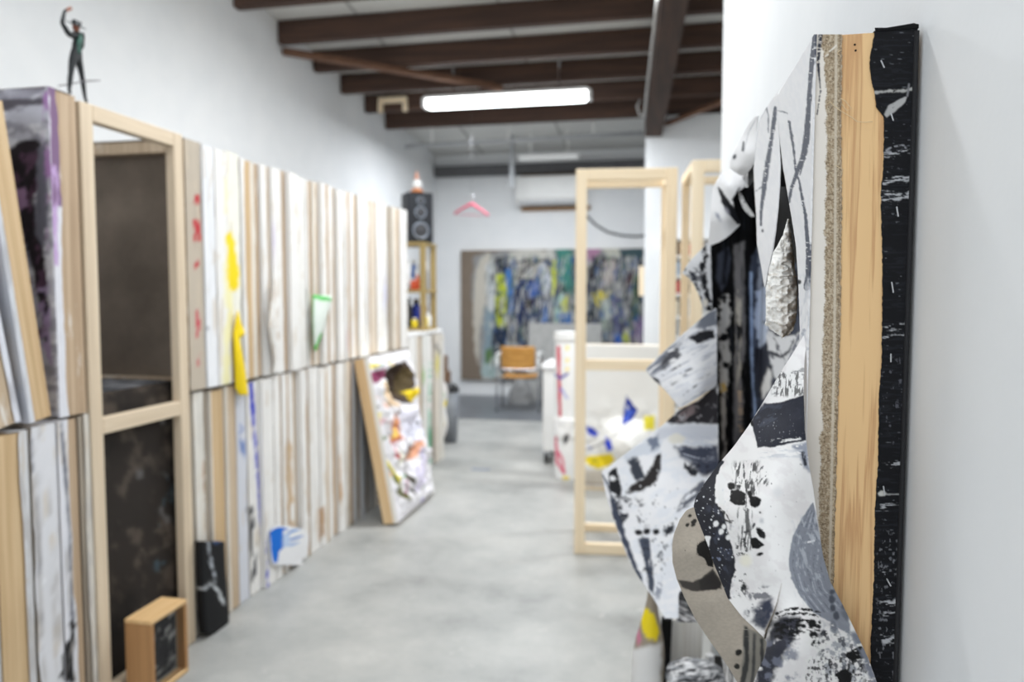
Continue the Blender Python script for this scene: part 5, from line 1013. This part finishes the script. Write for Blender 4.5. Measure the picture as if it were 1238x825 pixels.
P.poly([(622, 342), (636, 338), (654, 340), (656, 372), (650, 392), (634, 388), (628, 410), (622, 380)], (40, 52, 90), 4, 6, 2); P.poly([(636, 342), (650, 338), (654, 356), (642, 362)], (56, 92, 170), 3, 5, 2); P.poly([(656, 366), (664, 360), (662, 388), (654, 392)], (90, 130, 196), 2, 5, 2); P.poly([(634, 362), (644, 360), (642, 376), (634, 374)], (50, 36, 44), 2, 5, 2); P.poly([(628, 408), (636, 410), (636, 430), (628, 430)], (40, 50, 90), 2, 5, 2)
P.poly([(652, 322), (658, 318), (668, 340), (664, 376), (656, 352)], (204, 208, 216), 3, 5, 2); P.poly([(660, 305), (666, 298), (672, 312), (664, 316)], (206, 206, 200), 2, 5, 1.5); P.poly([(666, 318), (673, 312), (673, 350), (668, 358)], (206, 214, 50), 1.6, 5, 1.5)
P.poly([(672, 300), (692, 298), (692, 360), (676, 340)], (70, 140, 128), 3, 6, 2); P.haze(.6, (4, 9), 0, (40, 96, 84), .06, .9, (672, 298, 694, 360), 4); P.poly([(668, 362), (682, 352), (684, 388), (670, 390)], (170, 200, 190), 3, 6, 2); P.poly([(678, 366), (686, 358), (686, 378), (680, 380)], (200, 206, 50), 2, 4, 1.5); P.poly([(674, 380), (690, 376), (692, 396), (676, 396)], (50, 110, 180), 2, 5, 2)
P.poly([(708, 300), (724, 298), (726, 304), (710, 322)], (176, 130, 160), 2, 5, 2); P.poly([(710, 322), (726, 308), (734, 314), (726, 334), (712, 340)], (50, 44, 50), 3, 5, 2); P.poly([(728, 300), (746, 298), (752, 310), (736, 314)], (196, 196, 184), 3, 6, 2); P.poly([(730, 316), (744, 312), (748, 330), (738, 346), (728, 350)], (186, 176, 172), 3, 5, 2); P.line([(730, 314), (742, 312), (748, 318)], 2.4, (50, 50, 44), 1, 4, 1)
P.poly([(716, 356), (724, 352), (738, 352), (732, 362), (722, 372)], (214, 196, 30), 2, 5, 1.5); P.poly([(708, 362), (718, 366), (718, 384), (708, 388)], (30, 40, 46), 2, 5, 2); P.poly([(728, 366), (738, 358), (738, 400), (732, 414), (726, 384)], (176, 190, 184), 2.5, 6, 2)
P.poly([(750, 302), (778, 300), (778, 316), (760, 312), (752, 310)], (60, 84, 90), 3, 6, 2); P.poly([(752, 312), (766, 314), (760, 340), (752, 330)], (110, 120, 130), 3, 5, 2); P.poly([(758, 322), (766, 326), (764, 350), (756, 346)], (70, 40, 52), 2, 5, 2); P.poly([(740, 360), (752, 358), (756, 400), (746, 416), (740, 400)], (96, 98, 130), 3, 6, 2); P.poly([(766, 338), (774, 330), (772, 390), (762, 400)], (60, 84, 56), 3, 6, 2); P.poly([(764, 390), (780, 380), (780, 416), (764, 416)], (130, 110, 150), 3, 6, 2); P.poly([(742, 404), (750, 402), (752, 416), (742, 418)], (50, 100, 190), 2, 5, 2); P.ell(757, 408, 4, 7, (190, 200, 90), 0, 2, 4, 2)
for th, ds, cc, al in ((.6, (2.5, 13), (34, 36, 48), .75), (.62, (2.2, 11), (206, 206, 200), .7), (.66, (3, 8), (60, 96, 150), .7), (.68, (3, 9), (110, 130, 110), .7)): P.haze(th, ds, 6, cc, .05, al, (588, 306, 800, 455), 6)
P.c = P.c*.86
grids('canvas', [(V, P.c)], [M_canvas, M_canvas], t, .002)
# grey panel leaning in front of it
p, e = ony(638, 391, 10.35), ony(727, 391, 10.35); zt_ = float(p[2])
t = thing('panel', 'plain grey panel standing in front of the large painting behind the chair', 'panel', ((float(p[0])+float(e[0]))/2, 10.4, 0))
MB().prism([(float(p[0]), 10.30, .006), (float(p[0]), 10.33, .006), (float(p[0]), 10.45, zt_), (float(p[0]), 10.42, zt_)], (float(e[0]-p[0]), 0, 0)).build('board', plain('panel_grey', (168, 168, 166), .7), t)
# grey sack by the wall
c = onz(650, 474, 0)
t = thing('sack', 'grey crumpled sack on the floor under the chair by the far wall', 'bag', (float(c[0])-.02, 10.05, .004))
Zq, Aq = np.meshgrid(np.linspace(0, 1, 30), np.linspace(0, 2*PI, 40), indexing='ij'); rd = (.18*np.cos(Zq*PI/2*.93)**.6)*(1+.25*(fbm(np.cos(Aq)*2+3, Zq*3+np.sin(Aq)*2, 5)-.5)*2)
V = np.stack([float(c[0])-.02+rd*np.cos(Aq), 10.05+rd*np.sin(Aq)*.7, .006+.36*Zq], -1); grids('sack_body', [(V, np.ones(V.shape)*lin((150, 150, 150)))], M_canvas, t)
MB().lathe([(.03, .365), (.05, .40), (.02, .42)], (float(c[0])-.02, 10.05, 0), 14).build('tied_neck', plain('sack_neck', (140, 140, 140), .8), t)
# chair, seen from behind
c0 = onz(600, 497, 0)
cx_, cy_ = float(ony(627, 450, 9.3)[0]), 9.25
t = thing('chair', 'curved plywood chair with chrome legs and white armrests near the far wall', 'chair', (cx_, cy_, 0), .06); ORG[t.name] = (0, 0, 0)
M_ply = wood('plywood', (186, 128, 54), (216, 160, 84), 'x', .4, 25)
def curved(name, x0, x1, zf, yf, n, th, mat):
    us = np.linspace(-1, 1, n); Vv = np.stack([np.stack([(x1-x0)/2*us, yf(us, v), np.full(n, zf(v))], -1) for v in np.linspace(0, 1, 12)], 0)
    o = grids(name, [(Vv, np.ones(Vv.shape)*.5)], [mat, mat], None, th); o.parent = t; return o
curved('backrest', -.215, .215, lambda v: .545+.31*v, lambda u, v: .085*u*u-.03-.05*v, 24, .012, M_ply)
Vv = np.stack(np.meshgrid(np.linspace(-.22, .22, 20), np.linspace(0, .42, 20), indexing='ij')+[np.zeros((20, 20))], -1); Vv[..., 2] = .455-.03*np.sin(PI*(Vv[..., 1]/.42))+.02*(Vv[..., 0]/.22)**2
o = grids('seat', [(Vv, np.ones(Vv.shape)*.5)], [M_ply, M_ply], None, .012); o.parent = t
for s in (-1, 1):
    MB().tube([(s*.27, -.03, .008), (s*.27, -.02, .45), (s*.265, .0, .66), (s*.262, .03, .72), (s*.262, .36, .715), (s*.265, .42, .66), (s*.27, .45, .008)], .013, 10).build('leg_frame', M_chrome, t, world=False)
    MB().box((s*.262-.028, .0, .735), (s*.262+.028, .36, .765), ch=.01).build('armrest', M_white, t, world=False)
    MB().box((s*.268-.02, -.04, .60), (s*.268+.02, .0, .72), ch=.008).build('armrest_end', M_white, t, world=False)
for yy_, zz2 in ((.03, .43), (.38, .43)): MB().tube([(-.268, yy_, zz2), (.268, yy_, zz2)], .011, 8).build('cross_bar', M_chrome, t, world=False)
MB().tube([(-.268, -.012, .57), (-.2, .0, .56), (0, -.05, .555), (.2, .0, .56), (.268, -.012, .57)], .009, 8).build('back_bar', M_chrome, t, world=False)
# red hanger on a thin wire
yh = 8.45; c = ony(570, 247, yh); zt2 = ceil_z(yh); l, r2 = ony(549, 259, yh), ony(591, 261, yh)
t = thing('clothes_hanger', 'pinkish red clothes hanger dangling on a wire before the far wall', 'hanger', tuple(float(q) for q in c))
M_red = plain('red_plastic', (196, 60, 92), .3)
hc = float(c[2])
MB().tube([tuple(l), (l[0]+.02, yh, l[2]+.02), (c[0]-.03, yh, hc-.01), tuple(c), (c[0]+.03, yh, hc-.01), (r2[0]-.02, yh, r2[2]+.02), tuple(r2)], [.008, .012, .015, .016, .015, .012, .008], 10).build('shoulder_bar', M_red, t)
MB().tube([tuple(l), tuple(r2)], .004, 8).build('trouser_bar', M_red, t)
MB().tube([(c[0], yh, hc+.012), (c[0], yh, hc+.05), (c[0]+.022, yh, hc+.062), (c[0]+.026, yh, hc+.09), (c[0], yh, hc+.105), (c[0]-.02, yh, hc+.09)], .003, 8).build('hook', M_chrome, t)
MB().tube([(c[0], yh, hc+.105), (c[0], yh, zt2)], .0012, 6).build('wire', plain('wire_grey', (110, 110, 112), .9, 0, .02, 12, 0, .1), t)
# wooden block on the partition's end
p, e = ony(772.5, 322, 8.6), ony(780, 358, 8.6)
setp(MB().box((float(p[0]), 8.625, float(e[2])), (XP-.001, 8.72, float(p[2])), ch=.004).build('wooden_block', M_pine), 'small pale wooden block fixed to the edge of the white partition', 'block')

# ================================================================== white things behind the box frame
# white trolley on castors
c = onz(660, 560, 0); tx0 = float(ony(656, 500, 6.42)[0]); zt3 = float(ony(660, 449, 6.42)[2])
t = thing('trolley', 'narrow white trolley on black castors beside the red striped roll', 'trolley', (tx0+.2, 6.6, 0))
MB().box((tx0, 6.42, .115), (tx0+.40, 6.86, zt3), ch=.012).build('cabinet', M_white, t)
MB().box((tx0-.02, 6.40, zt3+.001), (tx0+.42, 6.88, zt3+.075), ch=.03).build('padded_top', plain('white_pad', (238, 238, 238), .6), t)
for xx, yy in ((tx0+.03, 6.46), (tx0+.37, 6.46), (tx0+.03, 6.82), (tx0+.37, 6.82)):
    w_ = MB().lathe([(.045, -.016), (.052, -.012), (.052, .012), (.045, .016)], (xx, yy, .0525), 20, R=Matrix.Rotation(PI/2, 3, 'Y')).build('castor', M_black, t)
    MB().box((xx-.022, yy-.02, .06), (xx+.022, yy+.02, .1145)).build('castor_fork', M_chrome, w_)
# tall white roll with a red stripe and a lid like end
rx, ry = float(onz(683, 581, 0)[0]), float(onz(683, 581, 0)[1])+.10; zt3 = float(ony(683, 404, ry)[2])
t = thing('canvas_roll', 'upright white canvas roll with a red stripe beside the pine box frame', 'roll', (rx, ry, 0))
Zq, Aq = np.meshgrid(np.linspace(.004, zt3, 120), np.linspace(0, 2*PI, 60), indexing='ij'); rd = .10+.004*np.sin(Zq*9)+.012*sm(zt3-.055, zt3-.045, Zq)+.02*sm(.5, .3, np.abs(Zq-.42)/.2)*(fbm(Aq*2, Zq*14, 3))
V = np.stack([rx+rd*np.cos(Aq), ry+rd*np.sin(Aq), Zq], -1); px, py = proj(V); P = Paint(px, py, (240, 240, 240), 2, .02, 10)
P.line([(675, 420), (676, 460), (677, 502)], 4, (206, 44, 76), 1, 6, 1); P.line([(672, 530), (674, 560), (682, 572), (680, 556), (674, 545)], 3.4, (222, 90, 120), 1, 5, 1.2); P.line([(670, 452), (677, 458), (686, 452)], 3, (50, 56, 160), 1, 4, 1); P.line([(678, 470), (686, 482)], 2.2, (130, 140, 220), 1, 4, 1)
for y_ in (421, 436, 447): P.ell(686, y_, 2, 3, (244, 222, 110), 0, .8, 4, 1.2)
P.ell(684, 578, 4, 2.4, (240, 214, 90), 0, 1, 4, 1.4); P.ell(684, 532, 3.4, 6, (70, 70, 74), 20, 2, 4, 1.6)
grids('rolled_canvas', [(V, P.c)], M_canvas, t)
MB().lathe([(.10, zt3-.002), (.108, zt3+.004), (.10, zt3+.018), (.03, zt3+.022)], (rx, ry, 0), 30).build('end_cap', M_white, t)
# broad white relief canvas
wy = 5.62; p, e = ony(697, 585, wy), ony(800, 418, wy); wx0, wx1, wz1 = float(p[0]), float(e[0]), float(e[2]); wz1 = float(ony(745, 417, wy)[2])
t = thing('relief_painting', 'broad white canvas with blue and yellow patches behind the pine box frame', 'painting', ((wx0+wx1)/2, wy+.1, 0))
for a, b in (((wx0, 0.002), (wx1, .05)), ((wx0, wz1-.05), (wx1, wz1)), ((wx0, .051), (wx0+.05, wz1-.051)), ((wx1-.05, .051), (wx1, wz1-.051))): MB().box((a[0]+.002, wy+.006, a[1]), (b[0]-.002, wy+.12, b[1]-.003), ch=.002).build('stretcher_bar', M_pine, t)
Z, X = np.meshgrid(np.linspace(wz1, .03, 150), np.linspace(wx0, wx1, 110), indexing='ij'); V0 = np.stack([X, np.full_like(X, wy), Z], -1); px, py = proj(V0)
em = sm(0, .08, (X-wx0)/(wx1-wx0))*sm(0, .08, (wx1-X)/(wx1-wx0))*sm(0, .1, Z-.03)*sm(0, .4, wz1-Z)
D_ = em*(.20*sm(1, .1, np.hypot((px-755)/34, (py-535)/34))+.035*np.abs(fbm(X*6, Z*6, 4)-.5)*2*sm(470, 530, py)); V = V0-np.stack([0*X, D_, 0*X], -1); px, py = proj(V)
P = Paint(px, py, (238, 237, 234), 6, .02, 18)
P.poly([(757, 478), (771, 496), (764, 508), (752, 516), (754, 496)], (36, 56, 150), 1.2, 5, 1.2); P.poly([(757, 494), (768, 498), (756, 510)], (70, 100, 206), 1.4, 5, 1.2); P.poly([(756, 488), (762, 494), (757, 496)], (190, 196, 220), 1, 4, 1.2)
P.poly([(708, 516), (716, 517), (723, 524), (720, 529), (710, 524)], (60, 80, 200), 1.4, 5, 1.5); P.poly([(732, 528), (738, 533), (741, 543), (735, 546), (731, 538)], (36, 66, 206), 1.2, 5, 1.2); P.poly([(710, 540), (717, 541), (714, 545)], (120, 140, 220), 1, 4, 1.5)
P.poly([(706, 552), (738, 549), (744, 556), (736, 564), (722, 568), (708, 560)], (240, 214, 36), 2, 5, 1.4); P.ell(720, 558, 5, 4, (190, 176, 40), 0, 1.5, 4, 2, .4, (3, 3)); P.poly([(778, 503), (792, 502), (791, 520), (779, 520)], (240, 226, 70), 1, 5, 1.4); P.line([(706, 545), (724, 538), (744, 526), (760, 514)], 1.6, (150, 148, 148), 1, 5, 1.2)
P.line([(690, 583), (760, 585)], 6, (176, 160, 144), 1, 5, 1.5); P.poly([(706, 568), (744, 568), (744, 584), (706, 584)], (206, 198, 186), 2, 5, 2)
grids('relief_cloth', [(V, P.c)], [M_canvas, M_canvas], t, .002)
# shelf with books against the partition, seen between the frames
bx0 = float(ony(806, 300, 8.3)[0]); bx1 = bx0+.62; zs_ = [float(ony(815, y, 8.3)[2]) for y in (287, 309, 333, 355, 382, 407)]
t = thing('bookshelf', 'white shelf unit with books against the partition behind the pine frames', 'shelf', ((bx0+bx1)/2, 8.45, 0))
for x in (bx0, bx1-.02): MB().box((x, 8.31, .002), (x+.02, 8.6, zs_[0]), ch=.002).build('side_panel', M_white, t)
MB().box((bx0+.021, 8.585, .002), (bx1-.021, 8.6, zs_[0])).build('back_panel', M_white, t)
allz = zs_+[zs_[-1]-.27*k for k in range(1, 5)]
for z in allz:
    if z > .05: MB().box((bx0+.021, 8.31, z-.03), (bx1-.021, 8.584, z)).build('shelf_board', M_white, t)
rb = random.Random(3)
bc = [('grey', (120, 122, 126)), ('red', (196, 60, 66)), ('dark green', (66, 90, 70)), ('cream', (222, 212, 190)), ('dark', (60, 60, 66)), ('tan', (176, 140, 100)), ('pale blue', (160, 180, 200))]
tier = ['second', 'third', 'fourth', 'fifth']
for k in range(1, 5):
    x = bx0+.03; z = zs_[k]; hmax = zs_[k-1]-.035-z
    for i in range(7):
        w_ = rb.uniform(.022, .045); h_ = hmax*rb.uniform(.6, .92); nm, cc = bc[(i+k*2) % 7]
        b_ = thing('book', '%s book, %s from the left on the %s board of the white shelf' % (nm, ORD[i], tier[k-1]), 'book', (x+w_/2, 8.42, z), 0, 'books on the white shelf')
        cv = MB(); cv.box((x, 8.34, z+.001), (x+.003, 8.52, z+h_)); cv.box((x+w_-.003, 8.34, z+.001), (x+w_, 8.52, z+h_)); cv.box((x, 8.335, z+.001), (x+w_, 8.34, z+h_))
        cv.build('cover', bpy.data.materials.get('book_'+nm) or plain('book_'+nm, cc, .6), b_)
        MB().box((x+.0032, 8.341, z+.004), (x+w_-.0032, 8.516, z+h_-.004)).build('pages', bpy.data.materials.get('pages') or plain('pages', (228, 222, 208), .8), b_)
        x += w_+.003

# ================================================================== things under the cut canvas
# roll of linen with a yellow patch
a, b = ony(785, 722, 1.95), ony(775, 905, 1.95)
a2 = np.array(b); 
def on_floor_tube(pt, pb, r): pass
M_pl = painted('roll_paint', .6)
def roll(name, lab, cat, top, bot, r, base, fn, cap, seed=1, part='rolled_cloth'):
    top = np.array(top, float); bot = np.array(bot, float); d = top-bot; l = np.linalg.norm(d); d /= l
    u = np.cross(d, (0, 1, 0)); u /= np.linalg.norm(u); v = np.cross(d, u)
    T_, A_ = np.meshgrid(np.linspace(0, 1, 90), np.linspace(0, 2*PI, 40), indexing='ij'); rr_ = r*(1-.72*sm(.72, 1., T_))*(1+.06*np.sin(A_*1)+.03*fbm(A_, T_*6, seed))
    V = bot+d*(T_*l)[..., None]+u*(rr_*np.cos(A_))[..., None]+v*(rr_*np.sin(A_))[..., None]
    t = thing(name, lab, cat, tuple(bot)); px, py = proj(V); P = Paint(px, py, base, seed, .06, 10); fn(P)
    grids(part, [(V, P.c)], M_pl, t); MB().tube([top-d*.02, top+d*.003], [r*.26, r*.2], 24).build('end', cap, t); MB().tube([bot+d*.002, bot+d*.01], [r*.9, r*.95], 24).build('end', cap, t)
    return t
g_top = ony(788, 724, 2.0); g_bot = onz(770, 1130, .02); yy0 = 1.98
bot = np.array((float(ony(772, 1000, yy0)[0]), yy0, .01))
roll('linen_roll', 'brownish linen roll with a yellow patch standing under the large flap', 'roll', ony(789, 712, yy0), bot, .042, (150, 138, 122), lambda P: (P.poly([(774, 742), (780, 736), (790, 742), (798, 764), (794, 774), (784, 774), (776, 762)], (240, 214, 22), 1.6, 6, 1.4), P.ell(772, 770, 3, 10, (206, 120, 150), 0, 2, 5, 2), P.poly([(764, 785), (800, 778), (800, 900), (760, 900)], (224, 222, 220), 3, 7, 3)), M_linen)
yy1 = 2.1; M_wash = wood('whitewashed_wood', (196, 192, 186), (224, 222, 218), 'z', smear=.4)
for (tp, bt, wd, nm, lab, mat) in (((806, 748), (796, 1000), .03, 'stretcher_strip', 'black painted wooden strip leaning between the rolls under the flap', M_blk), ((818, 748), (808, 1000), .045, 'stretcher_strip', 'white painted wooden strip leaning next to the black strip under the flap', M_wash), ((838, 745), (828, 1000), .06, 'stretcher_strip', 'grey white wooden strip leaning under the linen reverse of the flap', M_wash)):
    T = ony(*tp, yy1); B = np.array((float(ony(*bt, yy1)[0]), yy1, .006)); setp(MB().bar(B, T, wd, .022, (0, 1, 0), ch=.002).build(nm, mat), lab, 'wood strip'); yy1 += .035
# paint tub with smeared lid
c = ony(841, 828, 1.93); r_t = .074; zt4 = float(ony(836, 803, 1.93)[2])-.022
t = thing('paint_tub', 'paint smeared round tub with a domed lid under the curling flaps', 'tub', (float(c[0]), 1.95, 0))
MB().lathe([(r_t*.86, .003), (r_t*.97, zt4*.5), (r_t, zt4-.03), (r_t*.98, zt4-.012)], (float(c[0]), 1.93, 0), 32).build('tub', M_white, t)
Rq, Aq = np.meshgrid(np.linspace(1, 0.01, 24), np.linspace(0, 2*PI, 60), indexing='ij'); V = np.stack([float(c[0])+r_t*1.05*Rq*np.cos(Aq), 1.93+r_t*1.05*Rq*np.sin(Aq), zt4+.026*(1-Rq**2)], -1); V[0, :, 2] -= .016
px, py = proj(V); P = Paint(px, py, (150, 152, 156), 4, .1, 6); P.haze(.5, (12, 2), 10, (30, 30, 34), .06, .9); P.haze(.58, (10, 2), -10, (232, 232, 234), .05, .9); grids('lid', [(V, P.c)], M_gloss, t, label='black and white smeared lid')
# dark bottle and paint tube behind
bx2, by2 = float(ony(868, 800, 2.2)[0]), 2.2; zb2 = float(ony(868, 762, 2.2)[2])
jar(bx2, by2, .002, .035, zb2, pl['dark'], pl['white'], 'dark bottle with a white cap on the floor beside the paint tub', nm='bottle')
tp = ony(858, 792, 2.07); setp(MB().lathe([(.016, .003), (.017, float(tp[2])*.9), (.012, float(tp[2])*.94), (.012, float(tp[2]))], (float(tp[0]), 2.07, 0), 18).build('tube', plain('tube_metal', (206, 208, 212), .3, .6)), 'slim pale metal tube standing between the tub and the dark bottle', 'tube')
# ---- small floor mark
c = onz(580, 568, 0); setp(MB().bar(c+np.array((-.07, -.01, .0015)), c+np.array((.09, .02, .0015)), .03, .002).build('tape_strip', plain('blue_tape', (110, 128, 164), .6)), 'short strip of blue tape stuck on the concrete floor', 'tape')

# ================================================================== figurine on the frame
def fp(px, py, dy=0.): return Vector(ony(px, py, 2.205+(px-84)*.004+dy))
t = thing('figurine', 'dark dancer figurine with a flat hat and one raised arm standing on the stack', 'figurine', tuple(fp(93, 122)))
top_z = 2.171
J = {}
def skin(name, joints, edges, root, mat, sub=2):
    me = bpy.data.meshes.new(name); bm_ = bmesh.new(); lay = bm_.verts.layers.skin.verify(); vs = {k: bm_.verts.new(p-Vector(ORG[t.name])) for k, (p, r) in joints.items()}
    for a, b in edges: bm_.edges.new((vs[a], vs[b]))
    bm_.verts.index_update(); order = list(joints)
    for k, v in vs.items():
        r = joints[k][1]; v[lay].radius = r if isinstance(r, tuple) else (r, r); v[lay].use_root = (k == root)
    bm_.to_mesh(me); bm_.free()
    o = link(name, me, mat, t, True); m = o.modifiers.new('skin', 'SKIN'); m.use_smooth_shade = True; s = o.modifiers.new('sub', 'SUBSURF'); s.levels = sub; s.render_levels = sub
    return o
S_ = .0029
body = {'pelvis': (fp(91, 67), (.019, .015)), 'waist': (fp(92.5, 58), (.0155, .013)), 'chest': (fp(94, 48), (.021, .015)), 'collar': (fp(93.5, 41), (.013, .011)), 'neck': (fp(92.5, 38), .0065), 'head0': (fp(92.3, 35), (.0105, .0115)), 'head1': (fp(91.8, 31), (.011, .012)), 'head2': (fp(91.6, 28.5), .008),
        'sl': (fp(84.5, 43), .0105), 'el': (fp(75, 28), .0075), 'wl': (fp(78, 14), .005), 'hl': (fp(79.8, 11.5), (.0055, .003)),
        'sr': (fp(98.5, 44.5, .01), .0105), 'er': (fp(99.5, 56, .045), .0075), 'wr': (fp(94, 64, .05), .005), 'hr': (fp(92, 66, .045), (.005, .003)),
        'h1': (fp(88, 71), .0135), 'k1': (fp(85.5, 90), .0085), 'c1': (fp(84.8, 96), .009), 'a1': (fp(83.6, 109.5), .0055), 't1': (fp(86, 113.6, -.008), (.006, .004)),
        'h2': (fp(95, 72), .0135), 'k2': (fp(99.3, 93), .0085), 'c2': (fp(100.3, 100), .009), 'a2': (fp(103, 120), .0055), 't2': (fp(105.5, 124.6, -.006), (.006, .004))}
ed = [('pelvis', 'waist'), ('waist', 'chest'), ('chest', 'collar'), ('collar', 'neck'), ('neck', 'head0'), ('head0', 'head1'), ('head1', 'head2'), ('collar', 'sl'), ('sl', 'el'), ('el', 'wl'), ('wl', 'hl'), ('collar', 'sr'), ('sr', 'er'), ('er', 'wr'), ('wr', 'hr'),
      ('pelvis', 'h1'), ('h1', 'k1'), ('k1', 'c1'), ('c1', 'a1'), ('a1', 't1'), ('pelvis', 'h2'), ('h2', 'k2'), ('k2', 'c2'), ('c2', 'a2'), ('a2', 't2')]
M_fig = plain('figurine_dark', (20, 24, 27), .5, 0, .1); M_skin = plain('figurine_skin', (150, 92, 70), .6); M_vest = plain('figurine_vest', (52, 84, 74), .6, 0, .5, 60)
skin('body', body, ed, 'pelvis', M_fig)
# fingers of the raised hand
for k, (dx_, dy_) in enumerate(((6, -2.5), (7.5, -1.4), (7.8, -.2), (7, .9))):
    MB().tube([fp(79.5, 11.4+k*.3), fp(79.5+dx_*.5, 11+dy_*.5+k*.2), fp(79.5+dx_, 10.6+dy_+k*.2, .004)], [.0022, .002, .0013], 8).build('finger', M_skin, t)
MB().tube([fp(79, 11.5), fp(81, 14, -.004), fp(83.5, 14.4, -.006)], [.0024, .0022, .0014], 8).build('thumb', M_skin, t)
# face, hair, hat
hc_ = fp(92, 33.2, -.004)
fm = MB(); b_ = bmesh.new(); bmesh.ops.create_uvsphere(b_, u_segments=20, v_segments=14, radius=1, matrix=Matrix.Translation(hc_)@Matrix.Diagonal((.0105, .0125, .0155, 1)))
for f in b_.faces: f.smooth = True
fm._add(b_); fm.tube([hc_+Vector((.0035, -.0115, .002)), hc_+Vector((.0045, -.0150, -.003)), hc_+Vector((.004, -.0125, -.004))], [.0012, .002, .0014], 8); fm.build('face', M_skin, t)
for s in (-1, 1): MB().tube([hc_+Vector((.0035+s*.004-.001, -.0122, .003)), hc_+Vector((.0035+s*.004+.001, -.0122, .003))], .0009, 6).build('eye', M_blk, t)
MB().tube([hc_+Vector((.001, -.0125, -.0078)), hc_+Vector((.007, -.012, -.0078))], .0008, 6).build('mouth', plain('figurine_lips', (130, 50, 48), .5), t)
Rh = Matrix.Rotation(.38, 3, 'Y')
h0 = fp(91.8, 30.6)
MB().lathe([(.031, 0), (.032, .0015), (.0155, .003), (.0145, .014), (.012, .0165)], h0, 28, R=Rh).build('hat', M_fig, t, label='black flat brimmed hat')
MB().tube([fp(96.5, 42, -.013), fp(96.5, 50, -.016), fp(95.5, 58, -.014), fp(94.5, 65, -.013)], [.007, .0085, .0085, .007], 10).build('vest', M_vest, t, label='green embroidered vest front')
MB().tube([fp(70, 104, .03), fp(83, 102, .01), fp(100, 98.5, -.02), fp(108, 97.8, -.02), fp(121, 97.2, -.02)], [.0016, .002, .002, .003, .0018], 8).build('sword', plain('figurine_sword', (120, 116, 120), .4, .4), t, label='thin grey sword at knee height')
